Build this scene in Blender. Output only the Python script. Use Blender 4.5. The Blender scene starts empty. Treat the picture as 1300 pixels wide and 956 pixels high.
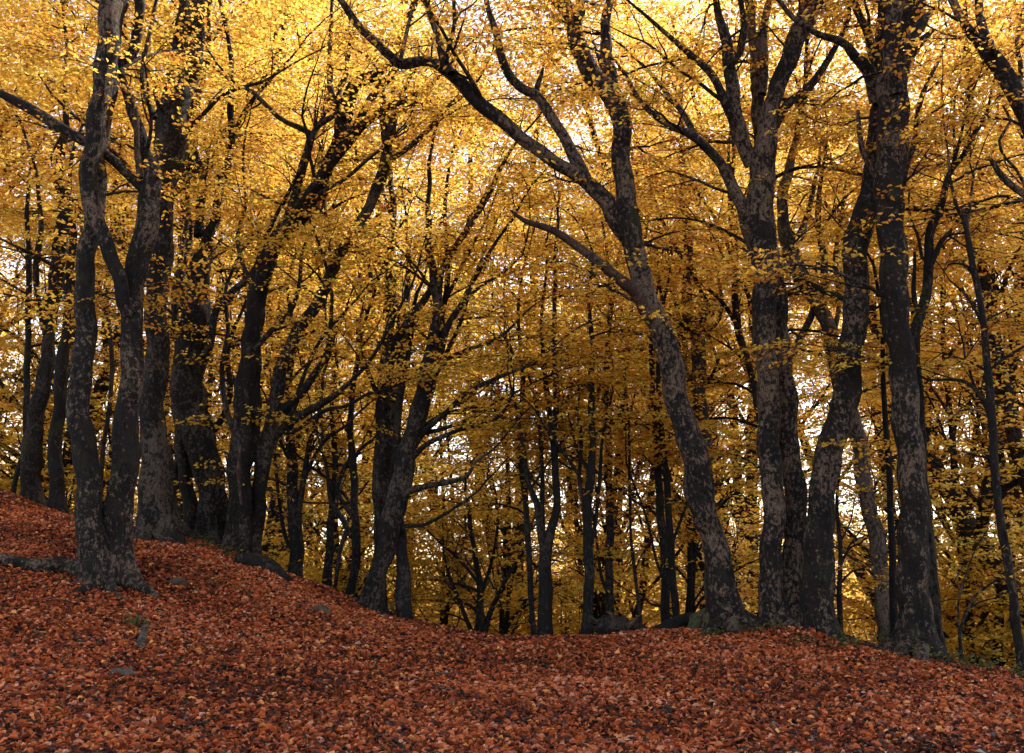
import bpy, math, random
import numpy as np
from mathutils import Vector
random.seed(7)
rng = np.random.default_rng(7)
scene = bpy.context.scene
C = scene.collection

# ------------------------------------------------------------------ camera
FPX, W0, H0 = 1275.0, 1300.0, 956.0           # focal length in photo pixels, photo size
PITCH = math.radians(10.0)
CAMZ = 1.6
cam_d = bpy.data.cameras.new('camera')
cam_d.sensor_width = 36.0
cam_d.lens = FPX / W0 * 36.0
cam_d.clip_start = 0.1
cam_d.clip_end = 3000
cam = bpy.data.objects.new('camera', cam_d)
C.objects.link(cam)
cam.location = (0, 0, CAMZ)
cam.rotation_euler = (math.radians(90) + PITCH, 0, 0)
scene.camera = cam

# ------------------------------------------------------------------ world, sun, exposure
SUN_EL, SUN_AZ = 43.0, 42.0                   # azimuth: degrees right of the view direction
world = bpy.data.worlds.new('World')
scene.world = world
world.use_nodes = True
wt = world.node_tree
wt.nodes.clear()
sky = wt.nodes.new('ShaderNodeTexSky'); sky.sky_type = 'NISHITA'; sky.sun_disc = False
sky.sun_elevation = math.radians(SUN_EL); sky.sun_rotation = math.radians(SUN_AZ)
sky.dust_density = 0.6; sky.air_density = 1.0; sky.ozone_density = 1.0
hs = wt.nodes.new('ShaderNodeHueSaturation'); hs.inputs['Saturation'].default_value = 0.45
bg = wt.nodes.new('ShaderNodeBackground'); bg.inputs['Strength'].default_value = 0.12
wo = wt.nodes.new('ShaderNodeOutputWorld')
wt.links.new(sky.outputs[0], hs.inputs['Color']); wt.links.new(hs.outputs[0], bg.inputs['Color'])
wt.links.new(bg.outputs[0], wo.inputs['Surface'])
sun_d = bpy.data.lights.new('sun', 'SUN')
sun_d.energy = 5.0; sun_d.angle = math.radians(4); sun_d.color = (1.0, 0.93, 0.82)
sun = bpy.data.objects.new('sun', sun_d); C.objects.link(sun)
se, sa = math.radians(SUN_EL), math.radians(SUN_AZ)
sdir = Vector((math.sin(sa) * math.cos(se), math.cos(sa) * math.cos(se), math.sin(se)))
sun.rotation_euler = sdir.to_track_quat('Z', 'Y').to_euler()
vs = scene.view_settings
vs.view_transform = 'Standard'
vs.look = 'None'; vs.gamma = 1.0; vs.use_curve_mapping = False
vs.exposure = 1.9
scene.cycles.max_bounces = 8
scene.cycles.diffuse_bounces = 4
scene.cycles.transmission_bounces = 6
scene.cycles.glossy_bounces = 2

# ------------------------------------------------------------------ helpers
cp, sp = math.cos(PITCH), math.sin(PITCH)
def at(px, py, Y):
    """photo pixel + forward distance Y -> world point"""
    u = (px - W0 / 2) / FPX; v = (H0 / 2 - py) / FPX
    dx, dy, dz = u, cp - v * sp, sp + v * cp
    k = Y / dy
    return np.array([dx * k, Y, CAMZ + dz * k])
def wpx(w, p):
    depth = p[1] * cp + (p[2] - CAMZ) * sp
    return 0.5 * w * depth / FPX

def norm(v):
    return v / (np.linalg.norm(v) + 1e-9)

class Geo:
    def __init__(s):
        s.v = []; s.f4 = []; s.f3 = []; s.n = 0; s.t4 = []; s.t3 = []
    def add(s, v, f4=None, f3=None, t4=None, t3=None):
        s.v.append(np.asarray(v, dtype=np.float64))
        if f4 is not None and len(f4):
            s.f4.append(np.asarray(f4) + s.n); s.t4.append(np.zeros(len(f4)) if t4 is None else np.asarray(t4))
        if f3 is not None and len(f3):
            s.f3.append(np.asarray(f3) + s.n); s.t3.append(np.zeros(len(f3)) if t3 is None else np.asarray(t3))
        s.n += len(v)
    def build(s, name, mat, parent=None, smooth=True, tint=False):
        me = bpy.data.meshes.new(name)
        V = np.concatenate(s.v) if s.v else np.zeros((0, 3))
        F4 = np.concatenate(s.f4) if s.f4 else np.zeros((0, 4), int)
        F3 = np.concatenate(s.f3) if s.f3 else np.zeros((0, 3), int)
        me.vertices.add(len(V)); me.vertices.foreach_set('co', V.ravel())
        loops = np.concatenate([F4.ravel(), F3.ravel()]).astype(np.int32)
        me.loops.add(len(loops)); me.loops.foreach_set('vertex_index', loops)
        tot = np.concatenate([np.full(len(F4), 4), np.full(len(F3), 3)]).astype(np.int32)
        st = np.concatenate([[0], np.cumsum(tot)[:-1]]).astype(np.int32)
        me.polygons.add(len(tot)); me.polygons.foreach_set('loop_start', st)
        me.polygons.foreach_set('loop_total', tot)
        me.polygons.foreach_set('use_smooth', np.full(len(tot), smooth))
        if tint:
            a = me.attributes.new('tint', 'FLOAT', 'FACE')
            tt = np.concatenate(s.t4 + s.t3)
            a.data.foreach_set('value', tt.astype(np.float32))
        me.update(calc_edges=True)
        me.materials.append(mat)
        o = bpy.data.objects.new(name, me); C.objects.link(o)
        if parent is not None: o.parent = parent
        return o

def smooth_path(P, R, step):
    """Catmull-Rom resample of a polyline with radii"""
    P = np.asarray(P, float); R = np.asarray(R, float)
    n = len(P)
    Pe = np.vstack([2 * P[0] - P[1], P, 2 * P[-1] - P[-2]])
    Re = np.concatenate([[R[0]], R, [R[-1]]])
    oP, oR = [], []
    for i in range(n - 1):
        p0, p1, p2, p3 = Pe[i:i + 4]
        r0, r1, r2, r3 = Re[i:i + 4]
        k = max(2, int(np.linalg.norm(p2 - p1) / step) + 1)
        t = np.linspace(0, 1, k, endpoint=False)[:, None]
        oP.append(0.5 * (2 * p1 + (p2 - p0) * t + (2 * p0 - 5 * p1 + 4 * p2 - p3) * t ** 2 + (3 * p1 - p0 - 3 * p2 + p3) * t ** 3))
        t = t[:, 0]
        oR.append(r1 + (r2 - r1) * (3 * t * t - 2 * t ** 3))
    oP.append(P[-1:]); oR.append(R[-1:])
    return np.vstack(oP), np.concatenate(oR)

def tube(g, P, R, sides=6, lump=0.0, seed=0, flare=None, cap=True):
    """swept tube; lump = relative surface unevenness; flare = (z of ground, strength, lobes)"""
    P = np.asarray(P, float); R = np.asarray(R, float)
    n = len(P)
    T = np.gradient(P, axis=0); T /= (np.linalg.norm(T, axis=1)[:, None] + 1e-9)
    a = np.array([1.0, 0, 0]) if abs(T[0][0]) < 0.8 else np.array([0, 1.0, 0])
    N = np.zeros((n, 3)); nn = norm(a - T[0] * a.dot(T[0])); N[0] = nn
    for i in range(1, n):
        nn = nn - T[i] * nn.dot(T[i]); nn = norm(nn); N[i] = nn
    B = np.cross(T, N)
    th = np.linspace(0, 2 * math.pi, sides, endpoint=False)
    rad = np.repeat(R[:, None], sides, 1)
    if lump > 0:
        rs = np.random.default_rng(seed)
        s = np.concatenate([[0], np.cumsum(np.linalg.norm(np.diff(P, axis=0), axis=1))])[:, None]
        d = np.zeros_like(rad)
        for k in range(12):
            m = rs.integers(0, 6); fr = rs.uniform(0.6, 9.0); ph = rs.uniform(0, 6.28); am = rs.normal() / (1 + 0.22 * fr) * (0.3 if m < 2 else 1.0)
            d += am * np.cos(m * th[None, :] + fr * s + ph)
        d += rs.normal(size=d.shape) * 0.32
        rad = rad * (1 + lump * d * 0.5)
        # burrs and swollen branch collars
        for k in range(int(s[-1, 0] * 0.9)):
            s0 = rs.uniform(0.5, max(0.6, s[-1, 0])); t0 = rs.uniform(0, 6.28); sz = rs.uniform(0.05, 0.16)
            ang = (th[None, :] - t0 + math.pi) % (2 * math.pi) - math.pi
            rad = rad * (1 + rs.uniform(0.08, 0.30) * np.exp(-((s - s0) / sz) ** 2 - (ang / 0.55) ** 2))
    if flare:
        z0, fs, lobes = flare
        h = np.clip((P[:, 2] - z0), -0.3, 5)[:, None]; fs = fs * 0.85
        ph = seed * 1.7
        e = np.exp(-np.clip(h + 0.03, 0, 5) / 0.17)
        e2 = np.exp(-np.clip(h, 0, 5) / 0.7)
        lob = 0.55 + 0.45 * np.cos(lobes * th[None, :] + ph) + 0.35 * np.cos((lobes - 2) * th[None, :] + 2 * ph)
        rad = rad * (1 + fs * e * np.clip(lob, 0.05, 2) + 0.15 * fs * e2 * lob)
    V = P[:, None, :] + rad[:, :, None] * (np.cos(th)[None, :, None] * N[:, None, :] + np.sin(th)[None, :, None] * B[:, None, :])
    V = V.reshape(-1, 3)
    i = np.arange(n - 1)[:, None] * sides; j = np.arange(sides)[None, :]; j2 = (j + 1) % sides
    F = np.stack([i + j, i + j2, i + sides + j2, i + sides + j], -1).reshape(-1, 4)
    f3 = []
    if cap:
        V = np.vstack([V, P[-1:] + T[-1:] * R[-1] * 0.6])
        c = len(V) - 1; b = (n - 1) * sides
        f3 = [[b + k, b + (k + 1) % sides, c] for k in range(sides)]
    g.add(V, F, f3)

def tag(o, label=None, cat=None, group=None, kind=None):
    if label: o['label'] = label
    if cat: o['category'] = cat
    if group: o['group'] = group
    if kind: o['kind'] = kind
    return o
def empty(name, loc):
    o = bpy.data.objects.new(name, None); C.objects.link(o); o.location = tuple(float(c) for c in loc)
    o.empty_display_size = 0.2
    return o

# ------------------------------------------------------------------ materials
def newmat(name):
    m = bpy.data.materials.new(name); m.use_nodes = True
    t = m.node_tree; t.nodes.clear()
    out = t.nodes.new('ShaderNodeOutputMaterial')
    return m, t, out
def ramp(t, fac, stops, interp='LINEAR'):
    r = t.nodes.new('ShaderNodeValToRGB'); r.color_ramp.interpolation = interp
    e = r.color_ramp.elements
    while len(e) < len(stops): e.new(0.5)
    for k, (p, c) in enumerate(stops):
        e[k].position = p; e[k].color = (c[0], c[1], c[2], 1) if len(c) == 3 else c
    t.links.new(fac, r.inputs[0])
    return r.outputs[0]
def noise(t, vec, scale, detail=4, rough=0.6, dist=0.0):
    n = t.nodes.new('ShaderNodeTexNoise'); n.inputs['Scale'].default_value = scale
    n.inputs['Detail'].default_value = detail; n.inputs['Roughness'].default_value = rough
    n.inputs['Distortion'].default_value = dist
    t.links.new(vec, n.inputs['Vector']); return n.outputs['Fac']
def mixc(t, fac, a, b, mode='MIX'):
    m = t.nodes.new('ShaderNodeMix'); m.data_type = 'RGBA'; m.blend_type = mode
    for s, v in ((m.inputs[0], fac), (m.inputs[6], a), (m.inputs[7], b)):
        if hasattr(v, 'is_linked') or hasattr(v, 'links'): t.links.new(v, s)
        elif isinstance(v, tuple): s.default_value = (*v, 1)
        else: s.default_value = v
    return m.outputs[2]
def mapping(t, scale):
    g = t.nodes.new('ShaderNodeNewGeometry'); m = t.nodes.new('ShaderNodeMapping')
    m.inputs['Scale'].default_value = scale; t.links.new(g.outputs['Position'], m.inputs['Vector'])
    return m.outputs[0], g

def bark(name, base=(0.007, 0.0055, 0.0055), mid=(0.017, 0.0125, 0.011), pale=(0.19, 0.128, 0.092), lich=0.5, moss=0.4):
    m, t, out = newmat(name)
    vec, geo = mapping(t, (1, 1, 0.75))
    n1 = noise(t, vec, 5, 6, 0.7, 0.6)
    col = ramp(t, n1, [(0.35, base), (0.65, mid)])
    # lichen patches: irregular pale plates
    n2 = noise(t, vec, 21, 7, 0.74, 0.25)
    n2b = noise(t, vec, 1.7, 4, 0.7)
    s = t.nodes.new('ShaderNodeMath'); s.operation = 'MULTIPLY_ADD'; s.inputs[1].default_value = 0.62
    t.links.new(n2b, s.inputs[0]); t.links.new(n2, s.inputs[2])
    oi = t.nodes.new('ShaderNodeObjectInfo')
    sv = t.nodes.new('ShaderNodeMath'); sv.operation = 'MULTIPLY_ADD'; sv.inputs[1].default_value = 0.09
    t.links.new(oi.outputs['Random'], sv.inputs[0]); t.links.new(s.outputs[0], sv.inputs[2]); s = sv
    thr = 0.945 - 0.10 * lich
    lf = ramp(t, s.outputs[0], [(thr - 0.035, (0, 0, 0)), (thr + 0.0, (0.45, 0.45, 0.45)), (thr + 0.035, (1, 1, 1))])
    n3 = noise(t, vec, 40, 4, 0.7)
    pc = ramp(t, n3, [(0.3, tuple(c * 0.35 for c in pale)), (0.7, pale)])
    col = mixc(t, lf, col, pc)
    # dark cracks
    vec2, _ = mapping(t, (1, 1, 0.25))
    n4 = noise(t, vec2, 26, 6, 0.75, 1.2)
    cf = ramp(t, n4, [(0.38, (0.25, 0.25, 0.25)), (0.50, (1, 1, 1))])
    col = mixc(t, 1.0, col, cf, 'MULTIPLY')
    # moss low on the stem
    if moss > 0:
        n5 = noise(t, vec, 3.2, 5, 0.65)
        mf = ramp(t, n5, [(0.56, (0, 0, 0)), (0.70, (moss, moss, moss))])
        col = mixc(t, mf, col, (0.030, 0.034, 0.010))
    p = t.nodes.new('ShaderNodeBsdfPrincipled')
    p.inputs['Roughness'].default_value = 0.9; p.inputs['Specular IOR Level'].default_value = 0.2
    t.links.new(col, p.inputs['Base Color'])
    b = t.nodes.new('ShaderNodeBump'); b.inputs['Strength'].default_value = 0.9; b.inputs['Distance'].default_value = 0.03
    ad = t.nodes.new('ShaderNodeMath'); ad.operation = 'ADD'
    t.links.new(n4, ad.inputs[0]); t.links.new(n2, ad.inputs[1])
    t.links.new(ad.outputs[0], b.inputs['Height']); t.links.new(b.outputs[0], p.inputs['Normal'])
    t.links.new(p.outputs[0], out.inputs[0])
    return m

def leafmat(name, stops, trans=0.5, tmul=1.0, rough=0.5, tc=None):
    m, t, out = newmat(name)
    a = t.nodes.new('ShaderNodeAttribute'); a.attribute_name = 'tint'
    oi = t.nodes.new('ShaderNodeObjectInfo')
    s = t.nodes.new('ShaderNodeMath'); s.operation = 'MULTIPLY_ADD'; s.inputs[1].default_value = 0.16
    t.links.new(oi.outputs['Random'], s.inputs[0]); t.links.new(a.outputs['Fac'], s.inputs[2])
    s2 = t.nodes.new('ShaderNodeMath'); s2.operation = 'SUBTRACT'; s2.inputs[1].default_value = 0.08
    t.links.new(s.outputs[0], s2.inputs[0])
    col = ramp(t, s2.outputs[0], stops)
    d = t.nodes.new('ShaderNodeBsdfPrincipled'); d.inputs['Roughness'].default_value = rough
    d.inputs['Specular IOR Level'].default_value = 0.25
    t.links.new(col, d.inputs['Base Color'])
    if trans > 0:
        tr = t.nodes.new('ShaderNodeBsdfTranslucent')
        g = t.nodes.new('ShaderNodeGamma'); g.inputs[1].default_value = 0.72
        t.links.new(col, g.inputs[0]); t.links.new(g.outputs[0], tr.inputs[0])
        mx = t.nodes.new('ShaderNodeMixShader'); mx.inputs[0].default_value = trans
        t.links.new(d.outputs[0], mx.inputs[1]); t.links.new(tr.outputs[0], mx.inputs[2])
        t.links.new(mx.outputs[0], out.inputs[0])
    else:
        t.links.new(d.outputs[0], out.inputs[0])
    return m

GOLD = [(0.0, (0.14, 0.12, 0.02)), (0.22, (0.52, 0.36, 0.040)), (0.42, (0.72, 0.43, 0.038)), (0.62, (0.66, 0.30, 0.020)), (0.8, (0.48, 0.15, 0.014)), (1.0, (0.20, 0.055, 0.012))]
M = {}
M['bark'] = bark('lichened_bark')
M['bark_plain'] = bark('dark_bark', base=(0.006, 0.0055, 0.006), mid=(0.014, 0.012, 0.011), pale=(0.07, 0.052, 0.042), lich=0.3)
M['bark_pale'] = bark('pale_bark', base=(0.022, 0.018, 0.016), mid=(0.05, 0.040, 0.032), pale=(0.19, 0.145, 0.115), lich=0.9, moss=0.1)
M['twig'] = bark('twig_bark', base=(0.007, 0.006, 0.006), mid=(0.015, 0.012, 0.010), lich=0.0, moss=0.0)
M['bark_dim'] = bark('darker_lichened_bark', base=(0.006, 0.005, 0.005), mid=(0.014, 0.0105, 0.0095), pale=(0.11, 0.080, 0.062), lich=0.42)  # same bark in darker tones, with fewer and duller pale patches
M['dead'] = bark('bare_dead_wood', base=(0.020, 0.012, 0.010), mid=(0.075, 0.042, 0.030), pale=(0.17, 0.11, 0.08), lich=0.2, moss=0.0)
M['leaf'] = leafmat('autumn_leaf', GOLD, 0.55)
M['green'] = leafmat('green_leaf', [(0.0, (0.025, 0.032, 0.010)), (0.5, (0.055, 0.065, 0.018)), (1.0, (0.17, 0.13, 0.025))], 0.3)
M['litter'] = leafmat('fallen_leaf', [(0.0, (0.015, 0.007, 0.006)), (0.2, (0.075, 0.020, 0.011)), (0.42, (0.31, 0.060, 0.017)),
                                      (0.64, (0.53, 0.118, 0.032)), (0.82, (0.62, 0.22, 0.09)), (0.94, (0.58, 0.31, 0.22)), (1.0, (0.78, 0.28, 0.02))], 0.15, rough=0.4)  # pale pinkish stop: tan leaves, and highlights painted into the leaf colour
def groundmat():
    m, t, out = newmat('forest_floor')
    vec, _ = mapping(t, (1, 1, 1))
    v = t.nodes.new('ShaderNodeTexVoronoi'); v.inputs['Scale'].default_value = 16
    t.links.new(vec, v.inputs['Vector'])
    sep = t.nodes.new('ShaderNodeSeparateColor'); t.links.new(v.outputs['Color'], sep.inputs[0])
    c = ramp(t, sep.outputs[0], [(0.0, (0.015, 0.008, 0.006)), (0.5, (0.06, 0.020, 0.012)), (1.0, (0.14, 0.05, 0.028))])
    n = noise(t, vec, 0.7, 5, 0.6)
    f = ramp(t, n, [(0.35, (0.5, 0.5, 0.5)), (0.65, (1, 1, 1))])
    c = mixc(t, 1.0, c, f, 'MULTIPLY')
    p = t.nodes.new('ShaderNodeBsdfPrincipled'); p.inputs['Roughness'].default_value = 0.9
    t.links.new(c, p.inputs['Base Color'])
    b = t.nodes.new('ShaderNodeBump'); b.inputs['Strength'].default_value = 0.8; b.inputs['Distance'].default_value = 0.04
    t.links.new(v.outputs['Distance'], b.inputs['Height']); t.links.new(b.outputs[0], p.inputs['Normal'])
    t.links.new(p.outputs[0], out.inputs[0])
    return m
M['ground'] = groundmat()
def stonemat():
    m, t, out = newmat('mossy_stone')
    vec, _ = mapping(t, (1, 1, 1))
    n = noise(t, vec, 9, 6, 0.7)
    c = ramp(t, n, [(0.3, (0.012, 0.010, 0.010)), (0.55, (0.045, 0.034, 0.028)), (0.75, (0.10, 0.072, 0.058))])
    n2 = noise(t, vec, 4, 4, 0.6)
    f = ramp(t, n2, [(0.5, (0, 0, 0)), (0.62, (0.8, 0.8, 0.8))])
    c = mixc(t, f, c, (0.030, 0.032, 0.010))
    p = t.nodes.new('ShaderNodeBsdfPrincipled'); p.inputs['Roughness'].default_value = 0.9
    t.links.new(c, p.inputs['Base Color'])
    b = t.nodes.new('ShaderNodeBump'); b.inputs['Distance'].default_value = 0.03
    t.links.new(n, b.inputs['Height']); t.links.new(b.outputs[0], p.inputs['Normal'])
    t.links.new(p.outputs[0], out.inputs[0])
    return m
M['stone'] = stonemat()

# ------------------------------------------------------------------ terrain
CTRL = [(0, 640, 19), (40, 643, 18.8), (72, 651, 18.2), (100, 661, 17.6), (140, 744, 12), (205, 682, 15.6), (245, 684, 16), (268, 694, 16), (300, 706, 15.6),
        (322, 712, 15.6), (376, 746, 16.2), (416, 752, 16.2), (469, 776, 15.2), (515, 792, 15.2), (560, 803, 15.2), (610, 815, 15.2), (691, 818, 14.8),
        (746, 817, 14.8), (800, 812, 14.5), (860, 804, 14), (925, 800, 13.5), (990, 802, 13.2), (1040, 808, 13), (1100, 826, 12.8), (1160, 832, 12.4), (1190, 842, 12),
        (1240, 856, 11.8), (1300, 868, 11.5), (1420, 885, 11.5), (-150, 640, 19), (0, 668, 15), (-60, 662, 15.5), (0, 650, 17), (50, 664, 15.5), (-100, 700, 12)]
cpts = [tuple(at(*c)) for c in CTRL]
cpts += [(0, 0, 0), (-4, 0, 0.1), (4, 0, -0.05), (0, -8, 0), (-10, -4, 0.5), (10, -4, -0.2), (-3.2, 7.5, 0.42), (0, 8, 0.30), (3.5, 8, 0.26), (-6, 8, 0.85), (7, 8, 0.1),
         (0, 12, 0.42), (3, 11.5, 0.42), (-12, 10, 1.9), (12, 8, -0.25), (-2.5, 11.5, 0.72), (-16, 2, 1.5), (16, 2, -0.5),
         (-6, 5.5, 0.6), (6, 5, 0.1)]
# beyond the crest the ground drops away
for az, z20, z24 in ((-40, 1.9, 1.0), (-27, 1.7, 0.3), (-20, 0.6, -0.9), (-12, -0.9, -2.4), (-4, -1.4, -3.0), (6, -1.6, -3.3), (14, -1.8, -3.4), (22, -2.2, -3.8), (34, -2.4, -4.2)):
    a = math.radians(az)
    cpts.append((math.tan(a) * 20, 20, z20)); cpts.append((math.tan(a) * 26, 26, z24))
cp_a = np.array(cpts)
def tpsk(r2):
    return np.where(r2 < 1e-9, 0.0, 0.5 * r2 * np.log(r2 + 1e-12))
def tps_fit(P):
    n = len(P)
    d = P[:, None, :2] - P[None, :, :2]
    K = tpsk((d ** 2).sum(-1)) + np.eye(n) * 0.15
    A = np.zeros((n + 3, n + 3)); A[:n, :n] = K; A[:n, n] = 1; A[:n, n + 1:] = P[:, :2]; A[n, :n] = 1; A[n + 1:, :n] = P[:, :2].T
    return np.linalg.solve(A, np.concatenate([P[:, 2], np.zeros(3)]))
TW = tps_fit(cp_a)
def hraw(x, y):
    x = np.asarray(x, float); y = np.asarray(y, float); sh = x.shape
    q = np.stack([x.ravel(), y.ravel()], -1)
    out = np.zeros(len(q)); n = len(cp_a)
    for a in range(0, len(q), 20000):
        qq = q[a:a + 20000]
        d = qq[:, None, :] - cp_a[None, :, :2]
        out[a:a + 20000] = tpsk((d ** 2).sum(-1)) @ TW[:n] + TW[n] + qq @ TW[n + 1:]
    return out.reshape(sh)
def hfar(x, y):
    return -4.2 - 0.012 * x - 0.02 * (y - 26) + 0.8 * np.sin(x * 0.05 + 1) * np.cos(y * 0.04) - 0.05 * np.clip(x + 10, -40, 0)
def height(x, y, fine=True):
    x = np.asarray(x, float); y = np.asarray(y, float)
    cx = np.clip(x, -17, 17); cy = np.clip(y, -8, 26)
    h = hraw(cx, cy)
    dist = np.maximum(np.hypot(x - cx, y - cy), np.clip(y - 22, 0, 100))
    w = np.clip(dist / 16, 0, 1); w = w * w * (3 - 2 * w)
    h = h * (1 - w) + hfar(x, y) * w
    if fine:
        h = h + 0.03 * np.sin(x * 2.1 + 0.6 * np.sin(y * 1.7)) * np.cos(y * 1.9 + 0.8) + 0.016 * np.sin(x * 5.3 + y * 3.1) + 0.012 * np.sin(y * 6.7 - x * 2.3)
    return h
def hz(x, y):
    return float(height(np.array([x]), np.array([y]))[0])

xs = np.concatenate([-np.geomspace(700, 20, 26), np.arange(-19.8, 19.9, 0.2), np.geomspace(20, 700, 26)])
ys = np.concatenate([-np.geomspace(120, 4, 10), np.arange(-3.8, 27, 0.2), np.geomspace(27.2, 1200, 30)])
X, Y = np.meshgrid(xs, ys)
Z = height(X, Y)
g = Geo()
nx, ny = len(xs), len(ys)
i = np.arange(ny - 1)[:, None] * nx; j = np.arange(nx - 1)[None, :]
g.add(np.stack([X, Y, Z], -1).reshape(-1, 3), np.stack([i + j, i + j + 1, i + nx + j + 1, i + nx + j], -1).reshape(-1, 4))
gr = g.build('ground', M['ground']); tag(gr, kind='structure')

# ------------------------------------------------------------------ leaves
def leaf_local(n, L, Wd, r):
    """n leaves, 6 verts each (folded along the midrib), local: base at origin, +X along the leaf"""
    l = L * r.uniform(0.7, 1.25, n); w = Wd * r.uniform(0.8, 1.2, n) * (l / L)
    f = r.uniform(-0.15, 0.6, n) * w; c = r.uniform(-0.22, 0.12, n) * l
    o = np.zeros(n)
    V = np.stack([np.stack([o, o, o], -1),
                  np.stack([l * .32, w * .5, f], -1), np.stack([l * .72, w * .36, f * .8 + c * .4], -1),
                  np.stack([l, o, c], -1),
                  np.stack([l * .72, -w * .36, f * .8 + c * .4], -1), np.stack([l * .32, -w * .5, f], -1)], 1)
    return V
LF = np.array([[0, 1, 2, 3], [0, 3, 4, 5]])
def leaf_quad(n, L, Wd, r):
    l = L * r.uniform(0.7, 1.25, n); w = Wd * (l / L)
    o = np.zeros(n); c = r.uniform(-0.2, 0.1, n) * l
    return np.stack([np.stack([o, o, o], -1), np.stack([l * .45, w * .5, c * .3], -1), np.stack([l, o, c], -1), np.stack([l * .45, -w * .5, c * .3], -1)], 1)
def frames(x, up):
    x = x / np.linalg.norm(x, axis=-1, keepdims=True)
    y = np.cross(up, x); y /= (np.linalg.norm(y, axis=-1, keepdims=True) + 1e-9)
    z = np.cross(x, y)
    return np.stack([x, y, z], -2)       # rows = axes

def make_spray(seed, L=0.75, leafL=0.075, leafW=0.046, far=False, dens=1.0):
    """one flat beech spray: a twig with side twigs in a plane and leaves along them"""
    r = np.random.default_rng(seed)
    segs = []; pos = []; dr = []
    def twig(p, a, l, lvl):
        k = max(3, int(l / 0.12)); pts = [p.copy()]; q = p.copy(); ang = a
        for s in range(k):
            ang += r.normal() * 0.10
            q = q + np.array([math.cos(ang), math.sin(ang), -0.10 + r.normal() * 0.05]) * (l / k)
            pts.append(q.copy())
            if lvl == 0 and s >= 0 and s < k - 1:
                side = 1 if (s % 2) else -1
                twig(q, ang + side * r.uniform(0.6, 1.0), l * r.uniform(0.35, 0.6) * (1 - 0.45 * s / k), 1)
            step = 1 if lvl else 1
            for side in (-1, 1):
                if r.random() < 0.78 * dens:
                    la = ang + side * r.uniform(0.5, 1.1)
                    pos.append(q + r.normal(size=3) * 0.012)
                    dr.append([math.cos(la), math.sin(la), r.normal() * 0.28 - 0.15])
        segs.append((np.array(pts), lvl))
    twig(np.zeros(3), 0.0, L, 0)
    pos = np.array(pos); dr = np.array(dr); n = len(pos)
    if far: lv = leaf_quad(n, leafL, leafW, r)
    else: lv = leaf_local(n, leafL, leafW, r)
    up = np.array([0, 0, 1.0]) + r.normal(size=(n, 3)) * 0.38
    Fm = frames(dr, up)
    V = np.einsum('nvi,nij->nvj', lv, Fm) + pos[:, None, :]
    return V, segs, r.normal(size=n) * 0.12
SPR = [make_spray(100 + k, 0.62 + 0.1 * (k % 4), 0.066, 0.041) for k in range(8)]
SPF = [make_spray(200 + k, 0.85 + 0.15 * (k % 4), 0.088, 0.058, far=True, dens=0.85) for k in range(8)]

def build_foliage(sprays, far, seed, name='crown', parent=None, mat=None, twig_geo=None):
    """sprays: list of (pos, dir, scale, tint)"""
    r = np.random.default_rng(seed)
    T = SPF if far else SPR
    g = Geo()
    n = len(sprays)
    if n == 0: return None
    P = np.array([s[0] for s in sprays]); D = np.array([s[1] for s in sprays]); S = np.array([s[2] for s in sprays]); TI = np.array([s[3] for s in sprays])
    up = np.array([0, 0, 1.0]) + r.normal(size=(n, 3)) * 0.24
    Fm = frames(D, up)
    k = r.integers(0, len(T), n)
    for q in range(len(T)):
        idx = np.where(k == q)[0]
        if not len(idx): continue
        V, segs, lt = T[q]
        m, nv = V.shape[:2]
        VV = np.einsum('mvi,nij->nmvj', V, Fm[idx]) * S[idx][:, None, None, None] + P[idx][:, None, None, :]
        keep = r.random((len(idx), m)) < 0.93
        VV = VV[keep]; cnt = len(VV)
        tt = (TI[idx][:, None] + lt[None, :])[keep] + r.normal(size=cnt) * 0.09
        base = np.arange(cnt)[:, None, None] * nv
        if far:
            F = (base[:, 0] + np.array([[0, 1, 2, 3]])); t4 = tt
        else:
            F = (base + LF[None]).reshape(-1, 4); t4 = np.repeat(tt, 2)
        g.add(VV.reshape(-1, 3), F, t4=np.clip(t4, 0, 1))
        if twig_geo is not None:
            for pts, lvl in segs:
                w = (0.0045 if lvl == 0 else 0.0026) * (1.5 if far else 1)
                pw = np.einsum('vi,nij->nvj', pts[::1 if lvl == 0 else 2], Fm[idx]) * S[idx][:, None, None] + P[idx][:, None, :]
                for pp in pw:                     # light 3-sided twigs
                    L_ = len(pp); o1 = np.array([w, 0, -w * .5]); o2 = np.array([-w, w * .5, -w * .5]); o3 = np.array([0, -w * .5, w])
                    taper = np.linspace(1, 0.35, L_)[:, None]
                    vv = np.concatenate([pp + o1 * taper, pp + o2 * taper, pp + o3 * taper])
                    a = np.arange(L_ - 1)
                    f = np.concatenate([np.stack([a + s0 * L_, a + 1 + s0 * L_, a + 1 + s1 * L_, a + s1 * L_], -1) for s0, s1 in ((0, 1), (1, 2), (2, 0))])
                    twig_geo.add(vv, f)
    return g.build(name, mat or M['leaf'], parent, smooth=False, tint=True)

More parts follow.
